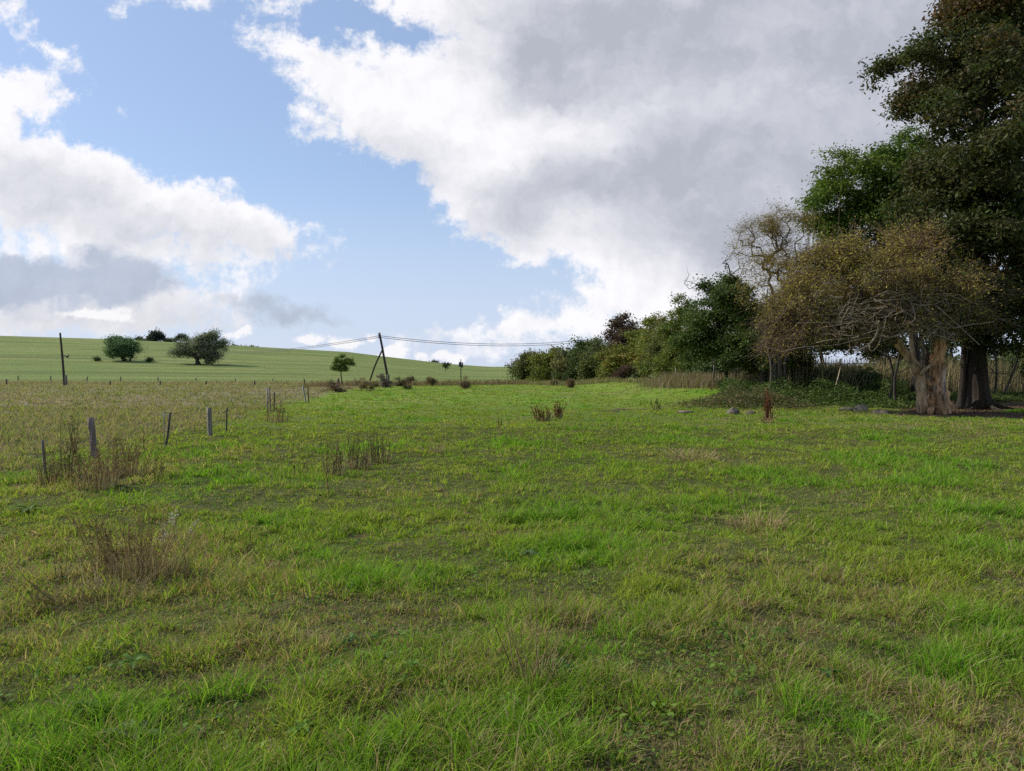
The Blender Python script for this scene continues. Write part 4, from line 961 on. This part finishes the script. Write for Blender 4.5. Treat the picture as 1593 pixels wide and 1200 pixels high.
tall_grass('hedge_foot_grass', 'brownish grass along the foot of the low hedgerow', 9000, lambda n: U(-1, 19, n), lambda n, x: 112 - x * 2.2 + U(-6, 2, n), .15, .7, .045, [(.34, .28, .14), (.25, .22, .10), (.18, .22, .07)])
tall_grass('verge_grass', 'dry brown grass strip along the far field edge', 15000, lambda n: U(-95, 6, n), lambda n, x: 108 + U(-3, 13, n), .12, .42, .08, [(.40, .35, .20), (.30, .25, .14), (.22, .25, .09), (.45, .38, .23)])
tall_grass('pole_verge_grass', 'rank brown weeds round the foot of the braced pole', 5200, lambda n: U(-24, 2, n), lambda n, x: 88 + (x + 24) * .75 + rng.normal(0, 2.5, n), .25, .85, .06, [(.28, .21, .13), (.20, .14, .09), (.22, .20, .08)])
# shady green undergrowth on the right
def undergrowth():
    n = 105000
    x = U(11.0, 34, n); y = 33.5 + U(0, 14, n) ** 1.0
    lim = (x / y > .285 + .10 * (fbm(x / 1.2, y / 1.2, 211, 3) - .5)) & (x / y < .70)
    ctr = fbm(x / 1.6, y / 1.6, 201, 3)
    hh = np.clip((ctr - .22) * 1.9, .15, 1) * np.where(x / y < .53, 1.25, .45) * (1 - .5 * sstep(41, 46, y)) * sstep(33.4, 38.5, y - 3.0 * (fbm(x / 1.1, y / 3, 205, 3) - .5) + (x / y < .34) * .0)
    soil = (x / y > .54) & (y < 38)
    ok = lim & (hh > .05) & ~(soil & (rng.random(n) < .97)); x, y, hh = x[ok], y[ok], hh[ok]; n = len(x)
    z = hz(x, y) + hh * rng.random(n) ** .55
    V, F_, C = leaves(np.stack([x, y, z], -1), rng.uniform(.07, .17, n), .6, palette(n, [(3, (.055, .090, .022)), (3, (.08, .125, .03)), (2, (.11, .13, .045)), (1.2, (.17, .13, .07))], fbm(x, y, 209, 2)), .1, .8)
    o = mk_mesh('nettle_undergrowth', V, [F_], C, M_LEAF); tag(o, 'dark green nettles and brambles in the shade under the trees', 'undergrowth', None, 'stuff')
    # browner low tangle by the stones
    n = 15000; x = rng.normal(11.4, 1.5, n); y = 36 + rng.normal(0, 1.6, n); d = np.exp(-((x - 11.4) / 2.2) ** 2 - ((y - 36) / 2.4) ** 2)
    z = hz(x, y) + d * .95 * rng.random(n) * (0.5 + fbm(x / .6, y / .6, 3, 2))
    V, F_, C = leaves(np.stack([x, y, z], -1), rng.uniform(.06, .13, n), .5, palette(n, [(2, (.11, .12, .045)), (2, (.15, .11, .06)), (2, (.07, .11, .03)), (1, (.22, .17, .09))]), .2, .5)
    o = mk_mesh('bramble_tangle', V, [F_], C, M_LEAF); tag(o, 'olive and brown bramble tangle behind the grey stones', 'undergrowth', None, 'stuff')
    # leaf litter on the bare soil
    n = 9000; x = U(16.5, 30, n); y = U(29, 37, n); dry, rough, bare, lush = region(x, y); ok = (bare > .5); x, y = x[ok], y[ok]; n = len(x)
    V, F_, C = leaves(np.stack([x, y, hz(x, y) + .015], -1), rng.uniform(.04, .09, n), .6, palette(n, [(2, (.11, .07, .045)), (2, (.07, .045, .03)), (1, (.17, .11, .07)), (.4, (.22, .16, .10))]), 0, 2.5)
    o = mk_mesh('leaf_litter', V, [F_], C, M_LEAF); tag(o, 'brown fallen leaves on the bare soil under the trees', 'leaf litter', None, 'stuff')
    for X0, X1, X2, D, lab in ((1382, 1390, 1375, 38, 'slender dark sapling stem left of the hollow willow'), (1393, 1392, 1400, 36, 'second slender stem close to the hollow willow'), (1547, 1550, 1545, 41, 'thin forked sapling right of the thick dark trunk'), (1560, 1572, 1590, 41, 'slanting dark sapling stem at the right edge')):
        b0 = GD(X0, D); acc = Acc(); top = P(X2, 530, D)
        acc.add(*tube([b0, P(X1, 590, D), P((X1 + X2) / 2 + 2, 560, D), top], [.07, .06, .045, .025], 7, (.07, .06, .05), sub=3))
        for k in range(9):
            t = rng.uniform(.35, .95); a = b0 + (top - b0) * t; bb = a + rng.normal(size=3) * [.6, .4, .3] + [0, 0, .6]; acc.add(*tube([a, (a + bb) / 2, bb], [.022, .016, .007], 5, (.08, .07, .055)))
        o = acc.build('sapling', M_BARK); tag(o, lab, 'tree', 'saplings under the trees')
undergrowth()

# ------------------------------------------------------------------ stones, fallen wood
def stone(X, Yb, wpx, hpx, label, col=(.24, .22, .20), seed=0, D=None, dpt=.8):
    b0 = G(X, Yb) - [0, 0, .06] if D is None else GD(X, D); D = b0[1]; a, h = wpx * D / F / 2, hpx * D / F
    nu, nv = 22, 12; th = np.linspace(0, 2 * np.pi, nu, endpoint=False); ph = np.linspace(.02, np.pi - .02, nv)
    TH, PH = np.meshgrid(th, ph, indexing='ij'); x = np.sin(PH) * np.cos(TH); y = np.sin(PH) * np.sin(TH); z = np.cos(PH)
    # facet the blob with a few random cutting planes
    rs = np.random.default_rng(seed + 5); r = np.ones_like(x)
    for _ in range(14):
        d = rs.normal(size=3); d /= np.linalg.norm(d); dot = x * d[0] + y * d[1] + z * d[2]; lim = rs.uniform(.5, .92)
        r = np.where(dot > 0.05, np.minimum(r, lim / np.maximum(dot, 1e-3)), r)
    r = r * (1 + .16 * (fbm(x * 3 + 9, z * 3 + y * 2, seed, 3) - .5))
    V = np.stack([x * r * a, y * r * a * dpt, z * r * h * .62 + h * .18], -1).reshape(-1, 3)
    idx = np.arange(nu * nv).reshape(nu, nv); nx = np.roll(idx, -1, 0)
    q = np.stack([idx[:, :-1], idx[:, 1:], nx[:, 1:], nx[:, :-1]], -1).reshape(-1, 4)
    C = np.array(col) * rs.uniform(.85, 1.15, (len(V), 1)); o = mk_mesh('stone', V, [q, idx[:, 0][None], idx[:, -1][::-1][None].copy()], C, M_STONE); o.location = b0
    return tag(o, label, 'stone', 'stones along the edge of the undergrowth')
stone(1140, 644, 26, 18, 'dark angular stone left of the red dock plant', (.13, .11, .085), 1, dpt=.7)
stone(1166, 645, 22, 12, 'flat dark stone hard against the red dock plant', (.11, .092, .07), 2)
stone(1066, 642, 30, 9, 'long low brown stone in the grass before the bramble tangle', (.17, .13, .10), 3)
stone(1318, 639, 28, 10, 'low mossy brown stone, leftmost of three under the willow twigs', (.13, .12, .085), 4)
stone(1339, 641, 24, 19, 'pale peaked stone in the middle of three under the willow twigs', (.22, .19, .145), 5)
stone(1368, 643, 34, 14, 'long pale tan stone nearest the hollow willow', (.21, .165, .115), 6)
stone(1516, 652, 5, 3, 'small pale stone on the bare soil', (.38, .33, .28), 7)
def fallen():
    D = 50; a = Acc()
    q = [P(1087, 601, D) + [0, 0, .02], P(1092, 597, D), P(1096, 594.5, D), P(1104, 597, D), P(1110, 598.5, D)]
    a.add(*tube(q, [.07, .075, .07, .04, .02], 8, (.26, .24, .21), sub=3, flute=.1)); o = a.build('fallen_branch', M_BARK, None, True); tag(o, 'grey fallen branch lying in grass left of the slim dark trunk', 'branch')
    a = Acc(); q = [GD(1142, 47), P(1144, 590, 47), P(1146, 580, 47.3), P(1152, 578, 47.2)]; a.add(*tube(q, [.06, .05, .045, .02], 7, (.30, .25, .18), sub=3)); o = a.build('fallen_branch', M_BARK, None, True); tag(o, 'pale crooked dead limb standing right of the slim dark trunk', 'branch')
    a = Acc(); q = [P(1296, 617, 40), P(1303, 590, 40.5), P(1308, 570, 41)]; a.add(*tube(q, [.03, .03, .025], 6, (.42, .35, .24))); o = a.build('fallen_branch', M_BARK); tag(o, 'straight pale stick leaning among the dark nettles', 'branch')
fallen()

# ------------------------------------------------------------------ weeds
def weed(X, Yb, hpx, wpx, n, kind, label, D=None, col=None, group=None, lean=.12, seed=0, name=None, dep=None):
    b0 = G(X, Yb) if D is None else GD(X, D); D = b0[1]; h = hpx * D / F; w = wpx * D / F / 2
    rs = np.random.default_rng(1000 + int(X) + seed); A = Acc(); leafV = []
    stemc = np.array(col or (.20, .13, .085)) * [1.3, 1.35, 1.0]; dep = w * .8 if dep is None else dep
    wmin = max(.0028, D * .00048)
    LC, LS, LK = [], [], []
    for i in range(n):
        a = rs.uniform(0, 6.28); r = rs.random() ** .6; x = b0[0] + math.cos(a) * r * w; y = b0[1] + math.sin(a) * r * dep
        hh = h * rs.uniform(.5, 1.05) * (1 - .3 * r * rs.random()); z = float(hz(x, y)) - .02
        lx, ly = rs.normal(0, lean, 2) + np.array([math.cos(a), math.sin(a)]) * lean * r
        p0 = np.array([x, y, z]); p3 = p0 + [lx * hh, ly * hh, hh]; p1 = p0 + (p3 - p0) * .35 + rs.normal(0, .02 * hh, 3); p2 = p0 + (p3 - p0) * .7 + rs.normal(0, .03 * hh, 3)
        pts = np.array([p0, p1, p2, p3]); c = stemc * rs.uniform(.6, 1.35)
        rr = wmin * rs.uniform(.6, 1.35)
        A.add(*segs(pts[:-1], pts[1:], np.array([1, .85, .65]) * rr, np.array([.85, .65, .4]) * rr, 4, c))
        nb = {'dock': 16, 'thistle': 7, 'stalk': 2, 'mug': 14, 'fluff': 6}[kind]
        for k in range(nb):
            t = rs.uniform({'dock': .3, 'thistle': .4, 'stalk': .6, 'mug': .25, 'fluff': .6}[kind], 1.0); i0 = min(int(t * 3), 2); q = pts[i0] + (pts[i0 + 1] - pts[i0]) * (t * 3 - i0)
            bl = hh * {'dock': .06, 'thistle': .20, 'stalk': .08, 'mug': .11, 'fluff': .14}[kind] * rs.uniform(.5, 1.3) * (1.3 - t)
            an = rs.uniform(0, 6.28); e = q + np.array([math.cos(an) * bl, math.sin(an) * bl, bl * rs.uniform(.5, 1.2)])
            A.add(*segs(q[None], e[None], np.array([rr * .5]), np.array([rr * .35]), 3, c))
            m_ = {'dock': 5, 'thistle': 3, 'stalk': 1, 'mug': 4, 'fluff': 3}[kind]
            for _ in range(m_):
                s_ = rs.random(); LC.append(q + (e - q) * s_ + rs.normal(0, bl * .15 + .002, 3)); LS.append(max(.010, D * .0010) * rs.uniform(.7, 1.6) * (1.8 if kind == 'thistle' and s_ < .6 else 1)); LK.append(c * rs.uniform(.7, 1.3) if kind != 'mug' else np.array([.13, .13, .055]) * rs.uniform(.6, 1.4))
            if kind == 'fluff':
                for _ in range(14): LC.append(e + rs.normal(0, .009, 3)); LS.append(.011); LK.append(np.array([.75, .72, .66]))
    V, F_, C = leaves(np.array(LC), np.array(LS), .55, np.array(LK), .2)
    A.add(V, F_, C)
    if n >= 5 and kind != 'fluff':
        m = int(min(170, 16 + n * 2.4)) if D < 30 and X != 1195 else 12
        a = rs.uniform(0, 6.28, m); rr_ = rs.random(m) ** .6 * 1.15; x = b0[0] + np.cos(a) * rr_ * w; y = b0[1] + np.sin(a) * rr_ * max(dep, w * .8)
        kk = np.abs(rs.normal(.35, .35, m)); cc = np.array([.40, .31, .18]) * rs.uniform(.5, 1.15, (m, 1))
        V, F_, C = blades(np.stack([x, y, hz(x, y) - .01], -1), h * rs.uniform(.2, .62, m), np.full(m, max(.0035, D * .0010)), np.stack([np.cos(a) * kk, np.sin(a) * kk], -1), rs.uniform(.1, .5, m), cc)
        A.add(V, F_, C)
    o = A.build(name or 'dead_weed', M_DRY); return tag(o, label, 'weed', group)
WG = 'dead weeds by the near fence'
weed(75, 768, 70, 36, 16, 'mug', 'dead weed clump at the thin grey leftmost post', D=11.0, group=WG)
weed(104, 765, 110, 30, 12, 'mug', 'tall olive leafy weed between the thin grey and thick brown posts', D=11.3, group=WG, col=(.12, .10, .06))
weed(128, 765, 95, 16, 5, 'mug', 'dark tall weed stem touching the left of the thick brown post', D=11.4, group=WG, col=(.09, .07, .045))
weed(152, 785, 90, 60, 26, 'dock', 'dense brown weeds in front of the thick brown post', D=10.6, group=WG)
weed(172, 762, 85, 30, 9, 'thistle', 'branching brown thistle right of the thick brown post', D=11.6, group=WG)
weed(205, 757, 60, 50, 24, 'thistle', 'low tangled brown thistles right of the branching one', D=11.8, group=WG)
weed(226, 706, 62, 5, 1, 'thistle', 'single tall thin weed stem left of the leaning dark post', group=WG, col=(.13, .11, .06))
weed(213, 712, 38, 6, 1, 'stalk', 'short thin brown stem beside the single tall weed stem', group=WG)
weed(243, 745, 36, 28, 9, 'thistle', 'low olive weed clump below the leaning dark post', group=WG, col=(.15, .13, .07))
weed(190, 900, 125, 90, 60, 'mug', 'brown dead stalks of the large clump at the left', col=(.24, .15, .10), lean=.2)
weed(240, 898, 115, 90, 70, 'stalk', 'paler dead stalks at the right of the large left clump', col=(.33, .24, .15), lean=.22)
weed(268, 858, 62, 26, 5, 'fluff', 'weed with white fluffy seed heads above the large left clump', col=(.16, .11, .10), lean=.25)
weed(170, 930, 70, 150, 60, 'stalk', 'fallen dead stalks lying left of the large clump', col=(.24, .18, .12), lean=.9)
weed(520, 742, 66, 26, 12, 'dock', 'left edge of the upright brown weed stand in mid pasture', col=(.17, .12, .075), group='upright weed stand')
weed(552, 730, 64, 46, 24, 'mug', 'middle of the upright brown weed stand in mid pasture', col=(.17, .13, .08), group='upright weed stand')
weed(588, 722, 58, 40, 20, 'mug', 'right part of the upright brown weed stand in mid pasture', col=(.15, .125, .07), group='upright weed stand')
weed(513, 775, 75, 3, 1, 'dock', 'single dark dock stem in front of the upright weed stand', col=(.13, .085, .06))
weed(463, 742, 26, 22, 6, 'thistle', 'low dark leaning weed left of the upright weed stand', col=(.10, .08, .05), lean=.6)
weed(336, 745, 26, 8, 1, 'dock', 'small dark weed alone left of mid pasture', col=(.10, .085, .05))
weed(845, 656, 30, 24, 20, 'dock', 'left dark red-brown dock clump of the pair in mid pasture', col=(.13, .065, .048), lean=.2, group='pair of dock clumps')
weed(867, 653, 32, 14, 16, 'dock', 'right dark red-brown dock clump of the pair in mid pasture', col=(.13, .06, .045), group='pair of dock clumps')
weed(777, 664, 14, 6, 4, 'dock', 'tiny brown weed left of the pair of dock clumps', col=(.17, .12, .08))
weed(925, 700, 28, 8, 1, 'stalk', 'faint thin dry stem right of centre in the pasture', col=(.22, .17, .10))
weed(1195, 656, 58, 14, 16, 'dock', 'tall deep red dock plant in front of the many-stemmed tree', col=(.13, .048, .035), lean=.07)
weed(1193, 658, 18, 14, 6, 'thistle', 'brown dead leaves at the foot of the red dock plant', col=(.22, .15, .09), lean=.5, seed=4)
weed(432, 657, 38, 34, 12, 'thistle', 'small brown weed clump before the three thin stakes', col=(.20, .15, .09))
weed(1022, 638, 22, 14, 6, 'mug', 'dark green weed beside the worn brown patch', col=(.07, .09, .03))
weed(1105, 610, 16, 6, 1, 'thistle', 'thin dark weed below the grey fallen branch', col=(.10, .08, .05))
weed(835, 1065, 150, 60, 18, 'stalk', 'dead leaning stems in the grass at the centre of the foreground', col=(.22, .155, .11), lean=.38)
weed(806, 1050, 120, 14, 3, 'stalk', 'dark thin dead stems just left of the leaning foreground ones', col=(.14, .10, .075), lean=.5)
weed(850, 960, 70, 70, 26, 'stalk', 'fine dry stems above the leaning foreground ones', col=(.22, .16, .10), lean=.25)
weed(1132, 790, 60, 8, 1, 'stalk', 'tall dark bare stem at the right of the pasture', col=(.07, .06, .04))
weed(1162, 800, 55, 10, 1, 'stalk', 'thin dark stem just above the dry tussock at the right', col=(.08, .065, .045))
weed(1178, 825, 45, 80, 60, 'stalk', 'dry straw tussock at the right of the pasture', col=(.36, .28, .17), lean=.4)
weed(1080, 718, 22, 80, 70, 'stalk', 'low straw tussock in the right middle of the pasture', col=(.38, .30, .19), lean=.7)
weed(1380, 868, 30, 10, 1, 'stalk', 'short dark bare stem in the grass at the right', col=(.07, .06, .04))
weed(680, 705, 32, 40, 14, 'stalk', 'faint dry stems right of the upright weed stand', col=(.28, .22, .13), lean=.25)
weed(60, 950, 60, 40, 10, 'thistle', 'dry brown weeds at the left edge of the foreground', col=(.17, .12, .08), lean=.3)
weed(95, 905, 70, 18, 5, 'stalk', 'thin dark stems left of the large dead clump', col=(.10, .075, .05))
weed(735, 948, 40, 40, 9, 'stalk', 'thin brown stems left of the fine dry ones in the foreground', col=(.16, .11, .075), lean=.25)
weed(385, 860, 55, 14, 4, 'stalk', 'thin bare stems right of the white fluffy seed heads', col=(.15, .12, .07))
weed(1070, 960, 40, 6, 1, 'stalk', 'lone dark stem right of the lush green patch', col=(.10, .08, .05))
# bushy weeds near the pole
BG = 'brown bushy weeds near the utility pole'
def bw(X, D, ls, pal, lab, nl=2600, leaf=None):
    shrub(X, 0, D, [lb(x, y, D, rx, ry) for x, y, rx, ry in ls], 150, int(nl * 1.5), leaf or 1.5 * D / F, pal, lab, BG, rt=.03, twig=True, aspect=.4, spread=2.2 * D / F, name='weed_bush', r0=.012, bark=(.24, .18, .12), cat='weed', up=.1, step=.4)
bw(522, 62, [(520, 602, 16, 9), (535, 605, 12, 7), (508, 603, 8, 6)], PAL_BROWN, 'wide brown weed bush below the young tree')
bw(562, 68, [(560, 597, 12, 8), (574, 600, 10, 7)], PAL_BROWN, 'pale brown weed bush at the foot of the pole brace')
bw(596, 82, [(594, 593, 8, 9), (603, 596, 8, 6)], [(2, (.20, .17, .15)), (2, (.15, .13, .12)), (1, (.25, .2, .16))], 'grey dead bush wrapped round the foot of the braced pole')
bw(631, 73, [(630, 596, 12, 10), (622, 592, 6, 8), (639, 593, 6, 8)], [(2, (.13, .10, .05)), (2, (.10, .08, .05)), (2, (.12, .13, .045))], 'rounded brown-green bush right of the braced pole', 3200)
bw(671, 92, [(671, 593, 7, 6)], PAL_BROWN, 'small brown bush between the rounded one and the dark panel')
bw(725, 74, [(725, 599, 7, 8), (724, 592, 4, 6)], PAL_BROWN, 'upright brown bush in the grass below the dark panel')
bw(888, 82, [(888, 597, 4, 6)], PAL_BROWN, 'small upright brown bush before the hedgerow')
bw(862, 95, [(862, 595, 6, 3)], PAL_BROWN, 'low brown mound before the left end of the hedgerow', 900)

# ------------------------------------------------------------------ broad-leaved plants in the near grass
def rosette(X, Y, size, nleaf, label, col=(.06, .13, .035), group='broad-leaved plants in the near grass', droop=.5):
    size *= .78; col = (col[0] * 1.35, col[1] * 1.2, col[2] * .62); b0 = G(X, Y); A = Acc(); rs = np.random.default_rng(int(X + Y))
    for i in range(nleaf):
        a = i / nleaf * 6.28 + rs.normal(0, .3); L = size * rs.uniform(.6, 1.15); wd = L * rs.uniform(.22, .32); n = 6; up = rs.uniform(.25, .9)
        t = np.linspace(0, 1, n); cx = t * L * math.cos(a); cy = t * L * math.sin(a); cz = .02 + L * (up * t - (up + droop * .4) * .75 * t * t) + .03
        wv = wd * np.sin(np.pi * np.clip(t * .93 + .07, 0, 1)) ** .8 * .5; sx, sy = -math.sin(a), math.cos(a)
        rip = rs.normal(0, .004, n)
        Lf = np.stack([cx + sx * wv, cy + sy * wv, cz + wv * .35 + rip], -1); Rt = np.stack([cx - sx * wv, cy - sy * wv, cz + wv * .35 - rip], -1); M = np.stack([cx, cy, cz], -1)
        V = np.concatenate([Lf, M, Rt]) ; k = np.arange(n - 1)
        Fq = np.concatenate([np.stack([k, k + 1, k + 1 + n, k + n], -1), np.stack([k + n, k + n + 1, k + 2 * n + 1, k + 2 * n], -1)])
        A.add(V, Fq, np.array(col) * rs.uniform(.75, 1.3))
    o = A.build('broadleaf_plant', M_LEAF, None, True); o.location = b0; return tag(o, label, 'plant', group)
rosette(140, 1120, .16, 11, 'broad-leaved plant near the bottom left corner')
rosette(205, 1165, .20, 5, 'large flat grey-green leaves just below the bottom left plant', (.08, .13, .07))
rosette(205, 1045, .13, 10, 'broad-leaved plant above the bottom left one')
rosette(870, 1055, .15, 12, 'broad-leaved dark plant right of the leaning foreground stems', (.045, .11, .035))
rosette(470, 1150, .10, 8, 'small bright broad-leaved plant at the bottom left of centre', (.09, .18, .05))
rosette(795, 1105, .09, 9, 'small bright leafy plant below the leaning foreground stems', (.10, .20, .05))
rosette(700, 1035, .08, 8, 'pale green leafy plant left of the leaning foreground stems', (.12, .22, .06))
rosette(45, 800, .28, 10, 'leafy dock rosette by the left edge under the fence weeds', (.07, .13, .04))
rosette(195, 765, .26, 12, 'dark drooping leaves under the fence thistles', (.05, .07, .035))
rosette(545, 1010, .10, 8, 'bluish-green leafy plant left of the foreground centre', (.06, .12, .06))
rosette(1215, 995, .10, 8, 'broad-leaved plant in the right foreground grass', (.055, .12, .035))
rosette(1290, 1060, .11, 9, 'dark broad-leaved plant near the bottom right', (.05, .11, .035))
rosette(1345, 1130, .09, 9, 'small leafy plant at the bottom right', (.07, .14, .04))
rosette(820, 870, .16, 9, 'bluish thistle rosette left of the lush green patch', (.06, .11, .07))
rosette(640, 1050, .09, 8, 'small leafy plant in the foreground left of centre', (.08, .16, .05))
def clover():
    n = 26000; x, y = sample_area(n, 2.2, 14, 1.6); dry, rough, bare, lush = region(x, y)
    k = fbm(x / .45, y / .45, 301, 3); ok = (k > .56) & (bare < .3); x, y = x[ok], y[ok]; n = len(x)
    V, F_, C = leaves(np.stack([x, y, hz(x, y) + rng.uniform(.01, .055, n)], -1), rng.uniform(.018, .042, n), .8, palette(n, [(2, (.085, .165, .025)), (2, (.12, .21, .03)), (1, (.16, .23, .04))]), 0, 2.0)
    o = mk_mesh('clover_leaves', V, [F_], C, M_LEAF); tag(o, 'small round clover leaves scattered through the near grass', 'ground cover', None, 'stuff')
clover()

cy = scene.cycles
cy.use_adaptive_sampling = True; cy.adaptive_threshold = .015
cy.use_denoising = False
cy.max_bounces = 6; cy.diffuse_bounces = 3; cy.transmission_bounces = 4; cy.transparent_max_bounces = 6; cy.glossy_bounces = 2
